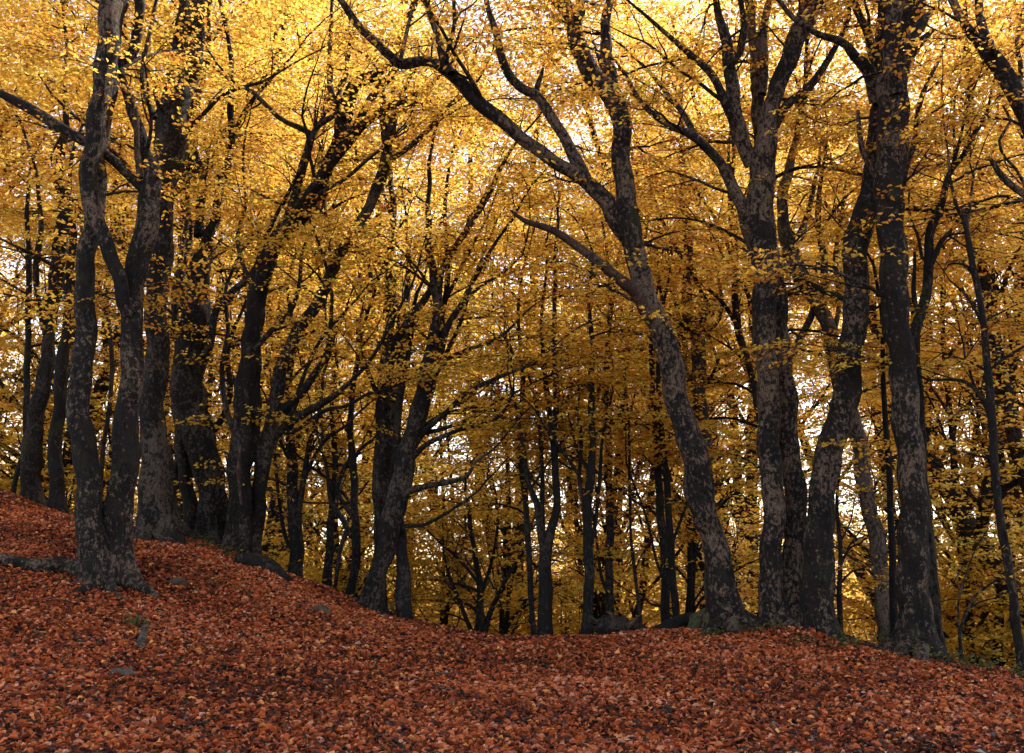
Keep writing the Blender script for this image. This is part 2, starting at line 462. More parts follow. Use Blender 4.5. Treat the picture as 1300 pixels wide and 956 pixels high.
def grow(g, sprays, p, d, L, r0, level, R, tint, maxlev=3, upt=0.05, sprayscale=1.0, dens=1.0, sidesub=0, bare=0.0):
    seg = 0.30 if level < 2 else 0.2
    n = max(4, int(L / seg)); st = L / n
    p = np.array(p, float); d = norm(np.array(d, float))
    pts = [p.copy()]; dirs = [d.copy()]
    wob = R.normal(size=3) * 0.05
    for k in range(n):
        d = norm(d + R.normal(size=3) * (0.10 if level < 2 else 0.13) + wob * (1 - 2 * k / n) + np.array([0, 0, upt if level < 2 else -0.01]))
        if level >= 1: d = norm(d + np.array([0, 0, -d[2] * 0.05 * level]))
        p = p + d * st
        pts.append(p.copy()); dirs.append(d.copy())
    rr = r0 * np.linspace(1, 0.30 if level < maxlev else 0.3, n + 1) ** 0.9
    tube(g, pts, rr, sides=max(3, 7 - level - sidesub))
    if level >= maxlev:
        k = 1
        while k <= n:
            sd = dirs[k]
            for side in (-1, 1):
                if R.random() < 0.62 * dens:
                    h = np.array([sd[0], sd[1], 0.0]) + R.normal(size=3) * np.array([.1, .1, .02])
                    h = norm(h + 1e-3); c, s = math.cos(side * 0.85), math.sin(side * 0.85)
                    hd = np.array([h[0] * c - h[1] * s, h[0] * s + h[1] * c, sd[2] * 0.25 + R.normal() * 0.10])
                    sprays.append((pts[k], hd, sprayscale * R.uniform(0.65, 1.1), tint + R.normal() * 0.11))
            k += 2 if level else 2
        sprays.append((pts[-1], np.array([sd[0], sd[1], sd[2] * 0.3]) + 1e-3, sprayscale, tint))
        return
    nch = {0: max(3, int(L * 1.5 * dens)), 1: max(3, int(L * 2.0 * dens)), 2: max(2, int(L * 2.6 * dens))}[min(level, 2)]
    for c in range(nch):
        f = (0.18 + bare * 0.4) + (0.82 - bare * 0.4) * (c + R.random()) / nch
        k = min(n, int(f * n))
        dd = dirs[k]
        ax = norm(np.cross(dd, R.normal(size=3)))
        if level >= 1:
            ax2 = norm(np.cross(dd, np.array([0, 0, 1.0])) + 1e-3)
            ax = norm(ax * 0.45 + np.array([0, 0, 1.0]) * (1 if c % 2 else -1) * 0.9 + ax2 * 0.15)
            ax = norm(ax - dd * ax.dot(dd))
        a = R.uniform(0.5, 0.95)
        cd = dd * math.cos(a) + np.cross(ax, dd) * math.sin(a)
        cl = L * R.uniform(0.38, 0.62) * (1.05 - 0.45 * f)
        cl = max(cl, 0.45)
        grow(g, sprays, pts[k], cd, cl, max(0.006, rr[k] * R.uniform(0.5, 0.75)), level + 1 if cl > 0.8 else maxlev, R, tint, maxlev, upt * 0.6, sprayscale, dens, sidesub)
    # leader continues as a twig
    grow(g, sprays, pts[-1], dirs[-1], max(0.5, L * 0.3), rr[-1], maxlev, R, tint, maxlev, 0.0, sprayscale, dens, sidesub)

# ------------------------------------------------------------------ traced trees
def hero(name, label, Y, parts, base=None, mat='bark', tint=0.5, seed=1, foliage=1.0, roots=(), flare=1.1, group=None, far=False, lump=0.10, ext=1.0, minh=3.2, cat='tree', sprayscale=1.0):
    """parts: list of (kind, [(px,py,width_px[,dY])], options). first part = trunk with its base on the ground"""
    R = np.random.default_rng(seed); tint = tint + 0.02
    paths = []
    for kind, pl, opt in parts:
        y0 = opt.get('Y', Y); y1 = opt.get('Y1', y0)
        P = []; Rr = []
        for k, q in enumerate(pl):
            yy = y0 + (y1 - y0) * k / (len(pl) - 1) + (q[3] if len(q) > 3 else 0)
            p = at(q[0], q[1], yy); P.append(p); Rr.append(wpx(q[2], p) * 0.92)
        if opt.get('foot'):
            z = hz(P[0][0], P[0][1])
            if P[0][2] > z - 0.25:
                P.insert(0, np.array([P[0][0] - (P[1][0] - P[0][0]) * 0.15, P[0][1], z - 0.28])); Rr.insert(0, Rr[0] * 1.12)
        P, Rr = smooth_path(P, Rr, 0.09 if Rr[0] > 0.07 else 0.14)
        # small natural wobble
        s = np.arange(len(P)); am = min(0.02, Rr.mean() * 0.18)
        for ax in (0, 1):
            P[:, ax] += am * (np.sin(s * 0.33 + R.uniform(0, 6)) + 0.6 * np.sin(s * 0.81 + R.uniform(0, 6))) * np.clip(s / 6, 0, 1)
        paths.append((kind, P, Rr, opt))
    b = paths[0][1][0]; bz = hz(b[0], b[1])
    root = empty(name, (b[0], b[1], bz))
    off = np.array([b[0], b[1], bz])
    tag(root, label, cat, group)
    br = Geo(); sprays = []
    ntr = 0
    for kind, P, Rr, opt in paths:
        g = Geo()
        big = Rr.max()
        sides = 22 if big > 0.11 else 12 if big > 0.05 else 7
        fl = None
        if opt.get('foot'):
            fl = (hz(P[0][0], P[0][1]), opt.get('flare', flare), opt.get('lobes', 5))
        tube(g, P - off, Rr, sides, lump=opt.get('lump', lump) if big > 0.04 else 0.06, seed=seed * 13 + ntr * 7 + 1,
             flare=(fl[0] - off[2], fl[1], fl[2]) if fl else None)
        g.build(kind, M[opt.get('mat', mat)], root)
        ntr += 1
        if opt.get('dead'): continue
        # side branches above minh
        L = len(P)
        seglen = np.linalg.norm(np.diff(P, axis=0), axis=1)
        acc = 0.0
        nxt = R.uniform(0.2, 0.8)
        dens = FOL * foliage * opt.get('fol', 1.0)
        for k in range(1, L - 1):
            acc += seglen[k - 1]
            hgt = P[k][2] - bz
            if hgt < opt.get('minh', minh) or dens <= 0: continue
            if acc > nxt:
                acc = 0; nxt = R.uniform(0.35, 0.8) / max(dens, 0.05) * (1 if not far else 1.0)
                t = norm(P[k + 1] - P[k]); ax = norm(np.cross(t, R.normal(size=3)))
                a = R.uniform(0.55, 1.1)
                dd = t * math.cos(a) + np.cross(ax, t) * math.sin(a)
                dd[2] = abs(dd[2]) * 0.8 + 0.15
                if R.random() < 0.85: dd[1] = abs(dd[1]) + 0.25      # the open side towards the slope has lost its twigs
                ll = R.uniform(0.8, 2.3) if Rr[k] > 0.03 else R.uniform(0.6, 1.5)
                r_ = min(Rr[k] * 0.5, 0.012 + 0.010 * ll)
                grow(br, sprays, P[k] - off, dd, ll, r_, 2, R, tint, 3, 0.04, sprayscale, 1.0)
        # carry the stem on above the frame
        if not opt.get('stop') and ext > 0:
            t = norm(P[-1] - P[-4])
            t = norm(t + np.array([0, 0, 0.25]))
            Le = opt.get('ext', 4.5 if Rr[-1] > 0.06 else 2.4 if Rr[-1] > 0.03 else 1.3) * ext
            grow(br, sprays, P[-1] - off - t * 0.05, t, Le, Rr[-1], 1 if Le > 2 else 2, R, tint, 3, 0.05, sprayscale, 0.9)
    for rp in roots:
        P = [];
        Rr = []
        for (px, py, w, yy) in rp:
            p = at(px, py, yy); z = hz(p[0], p[1])
            rad = wpx(w, p); P.append(np.array([p[0], p[1], z + rad * 1.0])); Rr.append(rad)
        P[-1][2] -= Rr[-1] * 1.6
        P, Rr = smooth_path(P, Rr, 0.07)
        g = Geo(); tube(g, P - off, Rr, 9, lump=0.18, seed=seed + 55)
        g.build('root', M[mat], root)
    tg = br
    for kind, P, Rr, opt in paths:
        if not opt.get('foot'): continue
        r0 = Rr[3]
        if r0 < 0.13: continue
        zc = hz(P[0][0], P[0][1]); a0 = R.uniform(0, 6.28)
        for q in range(6):
            a = a0 + q * 1.047 + R.uniform(-0.35, 0.35); ln = r0 * R.uniform(2.2, 4.6); ra = r0 * R.uniform(0.22, 0.40)
            pp = []; rr_ = []
            for f in np.linspace(0, 1, 8):
                aa = a + 0.35 * math.sin(f * 4 + q); d_ = r0 * 0.45 + ln * f
                x_ = P[0][0] + math.cos(aa) * d_; y_ = P[0][1] + math.sin(aa) * d_
                rad = ra * (1 - 0.72 * f)
                pp.append([x_, y_, hz(x_, y_) + 0.55 * r0 * (1 - f) ** 4 + rad * (0.55 - 1.4 * f * f)]); rr_.append(rad)
            g = Geo(); PP, RR = smooth_path(pp, rr_, 0.06); tube(g, PP - off, RR, 10, lump=0.22, seed=seed + q)
            g.build('root', M[mat], root)
    cr = build_foliage(sprays, far, seed, 'crown', root, twig_geo=tg)
    if br.n: br.build('twigs', M['twig'], root)
    return root, len(sprays)

FOL = 1.0
F = {'foot': True}
HEROES = []
def H(*a, **k):
    r, n = hero(*a, **k); HEROES.append((a[0], n)); return r

# 1. forked pair on the left
H('twin_trunk_beech', 'nearest beech at far left, forked at its foot with a bare root creeping left', 12.0, [
    ('trunk', [(143, 740, 44), (148, 700, 39), (149, 657, 38), (156, 608, 36), (160, 560, 33), (162, 520, 31), (166, 500, 31), (167, 405, 30), (172, 343, 30), (183, 300, 30), (190, 250, 28), (194, 220, 24), (184, 190, 16), (170, 150, 14), (163, 125, 13), (153, 82, 13), (170, 62, 13), (177, 0, 14)], dict(F, Y=12.1, Y1=12.4, lobes=5, flare=1.3)),
    ('trunk', [(124, 738, 36), (117, 690, 36), (115, 640, 34), (111, 608, 32), (104, 560, 32), (103, 500, 30), (107, 405, 27), (112, 327, 25), (117, 280, 25), (122, 230, 26), (130, 130, 28), (148, 0, 30)], dict(F, Y=11.9, Y1=12.2, lobes=4, flare=1.0)),
    ('limb', [(166, 400, 16), (157, 385, 18), (148, 345, 19), (132, 300, 20), (119, 265, 21), (111, 225, 24), (122, 160, 26), (134, 78, 27), (141, 0, 28)], dict(Y=12.1, Y1=11.7)),
    ('limb', [(186, 246, 12), (160, 218, 13), (137, 198, 14), (103, 178, 14), (60, 152, 15), (0, 118, 12), (-60, 95, 9)], dict(Y=12.25, Y1=12.0, fol=0.7)),
    ('limb', [(196, 150, 9), (188, 128, 8), (180, 100, 7), (186, 60, 6), (196, 10, 5)], dict(Y=12.4, Y1=12.6)),
    ('dead_snag', [(178, 226, 9), (175, 200, 9), (173, 170, 8), (172, 137, 7)], dict(Y=12.2, dead=True, mat='dead', stop=True)),
], tint=0.52, seed=11, foliage=0.28, roots=[
    [(114, 716, 26, 12.0), (80, 716, 20, 12.1), (48, 724, 17, 11.9), (3, 719, 14, 12.0), (-40, 715, 8, 12.2)],
    [(158, 722, 28, 11.9), (180, 738, 18, 11.8), (208, 748, 9, 11.7)],
    [(140, 745, 16, 11.7), (150, 752, 9, 11.5), (178, 762, 5, 11.3)],
    [(118, 738, 16, 11.7), (98, 752, 9, 11.4), (80, 758, 5, 11.3)]])
# 2. single thick trunk just behind, forked high
H('thick_beech', 'thick dark beech right behind the forked pair, splitting high into two upright stems', 15.2, [
    ('trunk', [(201, 680, 50), (200, 655, 46), (197, 608, 41), (195, 560, 36), (194, 520, 31), (196, 480, 30), (199, 405, 31), (202, 343, 31), (204, 300, 34), (208, 235, 38), (218, 173, 40), (224, 130, 38), (240, 95, 26), (247, 62, 24), (253, 0, 24)], dict(F)),
    ('limb', [(218, 150, 20), (220, 110, 22), (226, 62, 19), (236, 0, 13)], dict(Y=15.3, Y1=15.6)),
    ('limb', [(228, 168, 5), (239, 163, 6), (262, 140, 6), (286, 119, 5), (333, 104, 4)], dict(Y=15.2, Y1=14.6, fol=1.6)),
    ('limb', [(214, 150, 7), (200, 130, 6), (192, 95, 5), (170, 70, 4)], dict(Y=15.1, Y1=14.4)),
], tint=0.48, mat='bark_dim', seed=12, foliage=0.4, roots=[[(215, 672, 22, 15.1), (240, 690, 10, 14.7)], [(190, 680, 20, 15.0), (178, 695, 9, 14.6)]])
# 3. gnarled clump
H('gnarled_beech', 'gnarled low-forking beech between the thick trunk and the leaning clump', 16.0, [
    ('trunk', [(266, 694, 40), (268, 660, 36), (270, 625, 34), (262, 590, 40), (248, 545, 44), (241, 500, 42), (242, 437, 38), (250, 374, 32), (258, 327, 24), (262, 300, 16), (273, 283, 12), (279, 251, 12), (292, 176, 10), (295, 126, 8), (290, 60, 6)], dict(F, lump=0.26)),
    ('trunk', [(243, 688, 20), (243, 660, 20), (238, 620, 18), (233, 585, 18), (228, 545, 16), (226, 500, 16), (226, 440, 12), (222, 380, 9), (232, 310, 7), (240, 260, 5)], dict(F, Y=16.2, flare=0.5)),
    ('limb', [(252, 300, 14), (254, 262, 12), (258, 222, 10), (250, 200, 8), (240, 170, 6)], dict(Y=16, Y1=16.5)),
    ('limb', [(262, 450, 12), (268, 430, 11), (273, 395, 10), (290, 375, 10), (317, 352, 9), (332, 325, 7)], dict(Y=15.8, Y1=15.4, fol=0.4)),
    ('limb', [(288, 195, 6), (311, 141, 6), (340, 104, 5), (372, 70, 3)], dict(Y=16, Y1=15.4)),
    ('limb', [(252, 440, 9), (238, 400, 8), (232, 350, 7), (242, 300, 6), (236, 250, 5)], dict(Y=16, Y1=16.5)),
    ('limb', [(258, 560, 10), (280, 535, 9), (292, 500, 8), (288, 450, 7), (300, 410, 5)], dict(Y=16, Y1=16.4)),
    ('limb', [(226, 665, 8), (219, 620, 9), (224, 590, 9), (236, 560, 9)], dict(Y=16.3, stop=True)),
], tint=0.5, mat='bark_dim', seed=13, foliage=0.5, roots=[[(268, 690, 20, 15.8), (285, 700, 9, 15.4)]])
# 4. leaning clump with many-forked top
H('arching_beech', 'leaning beech with twisted stems that fork into arching branches left of centre', 15.6, [
    ('trunk', [(300, 706, 36), (302, 660, 32), (305, 620, 31), (311, 540, 30), (318, 468, 26), (322, 405, 24), (333, 350, 23), (358, 296, 24), (392, 260, 20), (411, 226, 18), (427, 185, 18), (436, 148, 20), (452, 110, 15), (477, 94, 11), (500, 75, 8), (512, 50, 6)], dict(F, lump=0.24, Y1=14.9)),
    ('trunk', [(321, 712, 22), (325, 650, 20), (330, 620, 20), (338, 565, 22), (344, 530, 20), (352, 495, 18), (362, 455, 17), (380, 415, 16), (408, 377, 16), (427, 333, 16), (445, 299, 15), (458, 280, 14), (480, 242, 16), (490, 200, 16), (491, 176, 15), (505, 135, 9), (517, 107, 6), (523, 95, 5)], dict(F, Y=15.8, Y1=14.6, flare=0.7)),
    ('limb', [(372, 285, 12), (378, 262, 12), (400, 235, 12), (421, 205, 14), (445, 176, 12), (467, 154, 11), (496, 135, 10), (521, 125, 8), (552, 104, 5)], dict(Y=15.0, Y1=14.2)),
    ('limb', [(440, 180, 10), (455, 155, 11), (467, 132, 11), (483, 110, 11), (499, 91, 9), (508, 60, 6), (517, 20, 5)], dict(Y=14.9, Y1=14.8)),
    ('limb', [(352, 310, 10), (370, 260, 12), (383, 220, 12), (394, 176, 11), (386, 165, 8), (354, 150, 7), (320, 116, 6), (300, 108, 4)], dict(Y=15.1, Y1=14.5)),
    ('limb', [(393, 182, 9), (405, 158, 8), (423, 148, 7), (428, 132, 8), (419, 110, 8), (419, 47, 6), (422, 0, 4)], dict(Y=14.9, Y1=15.2)),
    ('limb', [(489, 186, 9), (486, 150, 9), (487, 127, 7), (480, 90, 5)], dict(Y=14.7, Y1=15)),
    ('limb', [(494, 204, 8), (520, 186, 8), (548, 160, 7), (566, 138, 6), (590, 122, 4)], dict(Y=14.7, Y1=14.0)),
    ('limb', [(347, 525, 12), (360, 520, 13), (380, 500, 12), (398, 475, 10), (414, 450, 9), (420, 420, 6)], dict(Y=15.6, Y1=15.2)),
    ('limb', [(340, 560, 12), (365, 540, 12), (385, 525, 11), (420, 505, 9), (445, 484, 6)], dict(Y=15.7, Y1=15.0)),
    ('limb', [(437, 150, 9), (430, 120, 8), (440, 95, 6), (443, 60, 4)], dict(Y=14.9, Y1=15.4)),
    ('limb', [(330, 600, 8), (350, 560, 8), (372, 520, 7), (384, 480, 6), (402, 440, 5), (430, 405, 4)], dict(Y=15.7, Y1=15.2)),
    ('limb', [(345, 545, 7), (372, 548, 7), (410, 522, 6), (440, 515, 5), (470, 498, 4)], dict(Y=15.6, Y1=14.8)),
    ('limb', [(304, 565, 9), (287, 520, 8), (282, 470, 7), (290, 420, 6), (286, 370, 5), (300, 330, 4)], dict(Y=15.5, Y1=16)),
    ('limb', [(322, 445, 8), (345, 420, 8), (368, 395, 7), (380, 360, 6), (384, 320, 5), (400, 290, 4)], dict(Y=15.2, Y1=15.5)),
    ('limb', [(330, 370, 7), (310, 340, 6), (302, 300, 6), (312, 255, 5), (308, 210, 4)], dict(Y=15.2, Y1=15.8)),
    ('limb', [(400, 250, 7), (418, 238, 6), (440, 226, 5), (470, 200, 5), (487, 188, 3)], dict(Y=14.9, Y1=14.3)),
    ('dead_branch', [(306, 640, 4), (303, 600, 5), (305, 565, 4)], dict(Y=15.0, dead=True, mat='dead', stop=True)),
], tint=0.46, mat='bark_dim', seed=14, foliage=0.5)
# 5-6 small trees left of centre, just over the crest
H('forked_beech', 'slim dark beech with three upright forks at the crest left of centre', 16.4, [
    ('trunk', [(375, 746, 19), (375, 700, 18), (374, 660, 18), (371, 600, 14), (368, 560, 12), (365, 500, 10), (372, 440, 8), (368, 380, 6)], dict(F)),
    ('limb', [(376, 660, 9), (382, 635, 8), (387, 600, 8), (392, 565, 7), (405, 520, 5), (412, 470, 4)], dict(Y1=16.0)),
    ('limb', [(376, 640, 6), (390, 600, 6), (412, 560, 5), (440, 540, 4)], dict(Y1=15.9)),
    ('limb', [(371, 590, 6), (356, 560, 5), (350, 520, 5), (343, 480, 4)], dict(Y1=16.9)),
    ('limb', [(372, 700, 6), (362, 680, 6), (354, 630, 5), (350, 590, 5), (346, 540, 4)], dict(Y1=16.8))],
  tint=0.42, mat='bark_plain', seed=15, foliage=1.0, minh=1.6, flare=0.7)
H('slender_beech', 'cluster of thin crooked stems between the slim forked tree and the central clump', 16.6, [
    ('trunk', [(414, 754, 14), (417, 710, 12), (420, 666, 10), (424, 620, 8), (425, 575, 8), (422, 520, 6), (428, 460, 5)], dict(F)),
    ('trunk', [(443, 768, 13), (450, 720, 12), (452, 700, 12), (451, 640, 11), (449, 600, 11), (445, 560, 9), (448, 500, 8), (455, 440, 6)], dict(F, Y=16.2, flare=0.5)),
    ('trunk', [(423, 758, 6), (432, 698, 6), (441, 672, 8), (432, 655, 8), (420, 635, 6), (415, 600, 5)], dict(F, Y=15.9, flare=0.3)),
    ('limb', [(452, 660, 8), (436, 640, 7), (428, 620, 7), (440, 590, 6), (452, 575, 5)], dict(Y=16.2))],
  tint=0.40, mat='bark_plain', seed=16, foliage=1.0, minh=1.4, flare=0.6)
# 7. central-left clump
H('fan_branched_beech', 'broad dark beech left of centre whose stems fan out like a broom', 15.3, [
    ('trunk', [(468, 776, 28), (471, 750, 25), (477, 730, 23), (491, 698, 25), (500, 650, 30), (507, 620, 30), (514, 590, 27), (522, 562, 24), (533, 520, 26), (540, 480, 24), (548, 450, 18), (554, 410, 14), (553, 375, 13), (547, 330, 11), (545, 295, 9), (543, 240, 6), (548, 190, 5)], dict(F, Y1=15.0)),
    ('trunk', [(480, 770, 20), (484, 700, 22), (486, 640, 24), (487, 600, 26), (490, 540, 27), (493, 480, 25), (497, 405, 22), (498, 370, 18), (494, 320, 12), (500, 270, 9), (497, 220, 6)], dict(F, Y=15.8, Y1=16.2, flare=0.5)),
    ('limb', [(545, 470, 10), (558, 450, 11), (568, 415, 10), (587, 383, 8), (603, 352, 7), (625, 315, 5), (650, 280, 4)], dict(Y1=14.6)),
    ('limb', [(540, 490, 10), (549, 430, 10), (555, 400, 10), (562, 343, 9), (580, 310, 9), (600, 280, 8), (618, 250, 7), (636, 215, 6), (652, 185, 4)], dict(Y1=14.2)),
    ('limb', [(547, 450, 9), (560, 400, 9), (568, 358, 8), (565, 280, 6), (567, 240, 5), (575, 190, 4)], dict(Y1=15.6)),
    ('limb', [(488, 480, 11), (495, 445, 12), (508, 424, 12), (537, 384, 10), (556, 350, 8), (576, 318, 6), (590, 290, 4)], dict(Y=15.6, Y1=15.0)),
    ('limb', [(503, 500, 11), (509, 455, 11), (515, 415, 10), (516, 383, 9), (520, 330, 6), (515, 290, 4)], dict(Y=15.7, Y1=16)),
    ('limb', [(503, 650, 9), (508, 638, 10), (519, 624, 9), (540, 618, 8), (565, 613, 7), (593, 605, 6), (602, 588, 4), (626, 570, 3)], dict(Y1=14.4, fol=1.6)),
    ('limb', [(524, 570, 9), (537, 550, 9), (568, 522, 8), (590, 500, 7), (621, 484, 6), (655, 470, 4), (680, 462, 3)], dict(Y1=14.2, fol=1.4)),
    ('limb', [(518, 590, 8), (530, 575, 8), (546, 562, 7), (587, 544, 6), (634, 528, 5), (653, 493, 3)], dict(Y1=14.6, fol=0.8)),
    ('limb', [(500, 680, 6), (515, 668, 6), (538, 666, 5), (564, 653, 5), (590, 636, 4), (609, 621, 3)], dict(Y1=14.6, fol=1.6)),
    ('limb', [(548, 440, 7), (575, 402, 6), (600, 372, 5), (640, 345, 4), (665, 322, 3)], dict(Y1=14.4)),
    ('limb', [(552, 400, 6), (574, 365, 6), (590, 330, 5), (610, 290, 4)], dict(Y1=15.5)),
    ('limb', [(540, 470, 7), (585, 447, 6), (630, 430, 5), (660, 405, 3)], dict(Y1=14.0)),
    ('limb', [(530, 552, 7), (560, 545, 6), (600, 530, 5), (640, 505, 4), (668, 492, 3)], dict(Y1=14.6)),
    ('limb', [(490, 520, 8), (470, 480, 7), (455, 430, 6), (462, 380, 5), (452, 330, 4)], dict(Y=15.8, Y1=16.4)),
    ('limb', [(537, 510, 8), (548, 485, 8), (560, 460, 7), (578, 425, 6), (588, 400, 5), (600, 360, 4), (622, 300, 3)], dict(Y1=15.6)),
], tint=0.40, mat='bark_dim', seed=17, foliage=0.42, minh=2.6)
H('short_stemmed_beech', 'straight dark trunk close against the right side of the fan-branched tree', 15.2, [
    ('trunk', [(516, 792, 21), (512, 740, 19), (509, 700, 17), (505, 650, 15), (502, 600, 13), (504, 540, 11), (512, 490, 9), (520, 430, 7), (530, 370, 5)], dict(F, Y1=15.9))],
  tint=0.42, mat='bark_plain', seed=18, foliage=0.4, minh=2.6, flare=0.4)
# 8. shrubby tree in the dip
H('bushy_beech', 'low bushy many-stemmed tree in the dip at centre', 17.5, [
    ('trunk', [(608, 818, 12), (609, 760, 10), (606, 720, 8), (598, 670, 6), (590, 620, 4)], dict(F)),
    ('trunk', [(614, 818, 8), (622, 780, 7), (640, 740, 5), (664, 700, 4)], dict(F, flare=0.2)),
    ('trunk', [(604, 818, 7), (590, 780, 6), (572, 735, 5), (562, 700, 3)], dict(F, flare=0.2)),
    ('limb', [(608, 760, 6), (622, 720, 5), (632, 670, 4), (628, 620, 3)], {}),
    ('limb', [(607, 740, 5), (585, 712, 5), (560, 690, 3)], {})],
  tint=0.34, mat='bark_plain', seed=19, foliage=2.6, minh=0.7, flare=0.4)
# 9. slender group right of centre
H('slanting_thin_beech', 'thin stem leaning left, leftmost of the slender dark trees right of centre', 16.0, [
    ('trunk', [(678, 815, 9), (677, 790, 8), (672, 714, 8), (667, 643, 8), (661, 560, 8), (663, 500, 7), (662, 455, 6), (658, 400, 5), (664, 340, 4)], dict(F, Y=16.0))],
  tint=0.40, mat='bark_plain', seed=20, foliage=0.90, minh=2.0, flare=0.5)
H('y_forked_beech', 'slender dark beech at centre forking low into a Y', 15.0, [
    ('trunk', [(691, 818, 21), (691, 780, 19), (692, 740, 18), (695, 690, 16), (701, 670, 12), (706, 634, 10), (704, 560, 9), (706, 500, 8), (704, 456, 7), (704, 400, 6), (704, 336, 5), (710, 280, 4)], dict(F)),
    ('limb', [(691, 705, 10), (687, 680, 10), (682, 640, 9), (669, 610, 7), (664, 566, 6), (655, 520, 4)], dict(Y1=14.7)),
    ('limb', [(704, 580, 6), (700, 550, 7), (696, 518, 8), (690, 456, 7), (688, 400, 5), (694, 340, 4)], dict(Y1=15.4)),
    ('limb', [(690, 690, 7), (688, 640, 7), (688, 592, 6), (685, 540, 5), (676, 490, 4)], dict(Y1=15.4))],
  tint=0.42, mat='bark_plain', seed=21, foliage=0.78, minh=2.2, flare=0.5)
H('straight_beech', 'straight dark pole-like trunk with two short upper forks, right of the Y fork', 14.9, [
    ('trunk', [(746, 817, 16), (747, 760, 14), (747, 720, 13), (746, 650, 13), (750, 600, 11), (752, 560, 9), (751, 480, 9), (752, 440, 7), (748, 380, 5), (752, 330, 4)], dict(F)),
    ('limb', [(744, 650, 7), (738, 625, 6), (736, 608, 6), (738, 560, 6), (732, 515, 4)], dict(Y1=15.3)),
    ('limb', [(739, 612, 5), (733, 600, 5), (709, 566, 4), (690, 540, 3)], dict(Y1=14.5)),
    ('limb', [(751, 690, 6), (757, 656, 6), (762, 600, 5), (765, 555, 4), (775, 510, 3)], dict(Y1=15.3))],
  tint=0.42, mat='bark_plain', seed=22, foliage=0.78, minh=2.4, flare=0.5)
H('pole_beech', 'tall straight pole-like stem just left of the fallen root mass', 16.8, [
    ('trunk', [(774, 812, 13), (774, 785, 12), (774, 700, 11), (773, 600, 10), (772, 560, 9), (770, 500, 9), (771, 440, 8), (774, 400, 6), (776, 350, 5)], dict(F)),
    ('limb', [(774, 760, 5), (763, 730, 5), (758, 690, 4), (752, 650, 3)], {})],
  tint=0.44, mat='bark_plain', seed=23, foliage=0.84, minh=2.2, flare=0.4)
H('wiry_sapling', 'wiry thin sapling between the straight poles and the paired dark stems', 16.4, [
    ('trunk', [(814, 812, 5), (813, 780, 5), (804, 714, 5), (800, 666, 4), (799, 560, 4), (795, 500, 3)], dict(F))],
  tint=0.55, mat='bark_plain', seed=24, foliage=0.78, minh=1.5, flare=0.2, cat='sapling')
H('paired_stem_beech', 'two straight dark stems side by side left of the big leaning beech', 16.2, [
    ('trunk', [(847, 806, 14), (846, 787, 13), (842, 688, 12), (836, 608, 10), (834, 560, 9), (829, 500, 8), (826, 440, 6), (832, 380, 4)], dict(F)),
    ('trunk', [(859, 806, 11), (858, 785, 10), (853, 704, 10), (847, 624, 9), (841, 560, 8), (837, 500, 7), (836, 420, 5), (845, 370, 4)], dict(F, Y=16.0, flare=0.3)),
    ('limb', [(840, 730, 4), (833, 711, 4), (820, 656, 4), (800, 600, 3)], {}),
    ('limb', [(853, 690, 5), (868, 650, 4), (880, 610, 3)], {})],
  tint=0.45, mat='bark_plain', seed=25, foliage=0.78, minh=2.2, flare=0.4)
# 12. the big leaning beech
H('leaning_beech', 'big leaning beech right of centre with a long limb arching over to the left', 13.5, [
    ('trunk', [(927, 800, 52), (921, 770, 43), (916, 745, 38), (909, 704, 33), (904, 672, 31), (896, 656, 33), (887, 608, 38), (875, 560, 36), (867, 531, 33), (857, 484, 33), (843, 437, 31), (825, 390, 32), (816, 358, 30), (806, 311, 29), (799, 300, 29), (792, 220, 26), (788, 157, 26), (777, 126, 29), (754, 94, 26), (737, 63, 24), (728, 31, 22), (710, 0, 22)], dict(F, lobes=5, flare=1.3, Y1=12.9)),
    ('limb', [(796, 300, 24), (778, 274, 24), (764, 250, 22), (734, 223, 20), (703, 204, 18), (671, 182, 17), (634, 152, 18), (603, 125, 19), (571, 91, 18), (540, 78, 13), (508, 80, 14), (496, 72, 13), (471, 47, 11), (446, 19, 9), (428, -5, 8)], dict(Y=13.1, Y1=11.6, fol=0.4)),
    ('limb', [(748, 236, 16), (737, 214, 18), (722, 185, 16), (703, 154, 15), (681, 122, 14), (665, 113, 13), (646, 94, 12), (636, 68, 11), (621, 16, 8), (615, -15, 7)], dict(Y=12.9, Y1=12.6, fol=0.3)),
    ('limb', [(573, 94, 12), (562, 72, 12), (552, 38, 9), (540, 0, 7)], dict(Y=12.0, Y1=12.3, fol=0.6)),
    ('limb', [(566, 80, 6), (568, 66, 6), (577, 31, 6), (576, -5, 5)], dict(Y=12.0, Y1=11.7)),
    ('limb', [(508, 78, 6), (514, 50, 6), (522, 20, 5), (530, -10, 4)], dict(Y=11.8, Y1=12.3)),
    ('stub', [(680, 125, 10), (682, 110, 8), (687, 96, 6), (690, 82, 2)], dict(Y=12.8, stop=True, dead=True)),
    ('dead_limb', [(824, 405, 14), (810, 375, 17), (797, 362, 18), (775, 346, 15), (744, 321, 12), (703, 293, 10), (668, 281, 7), (650, 267, 3)], dict(Y=13.0, Y1=12.2, dead=True, mat='dead', stop=True)),
    ('limb', [(779, 130, 18), (775, 105, 19), (771, 75, 19), (770, 30, 14), (773, -5, 11)], dict(Y=13.1, Y1=13.5)),
    ('limb', [(728, 28, 12), (738, 15, 12), (735, -5, 11)], dict(Y=12.9, Y1=13.2)),
], tint=0.56, seed=26, foliage=0.5, minh=4.2, roots=[
    [(940, 770, 26, 13.4), (952, 792, 16, 13.2), (975, 802, 7, 13.0)], [(912, 788, 22, 13.2), (898, 802, 12, 12.9), (885, 810, 6, 12.7)], [(928, 790, 22, 13.1), (932, 806, 12, 12.8), (945, 820, 6, 12.5)]])
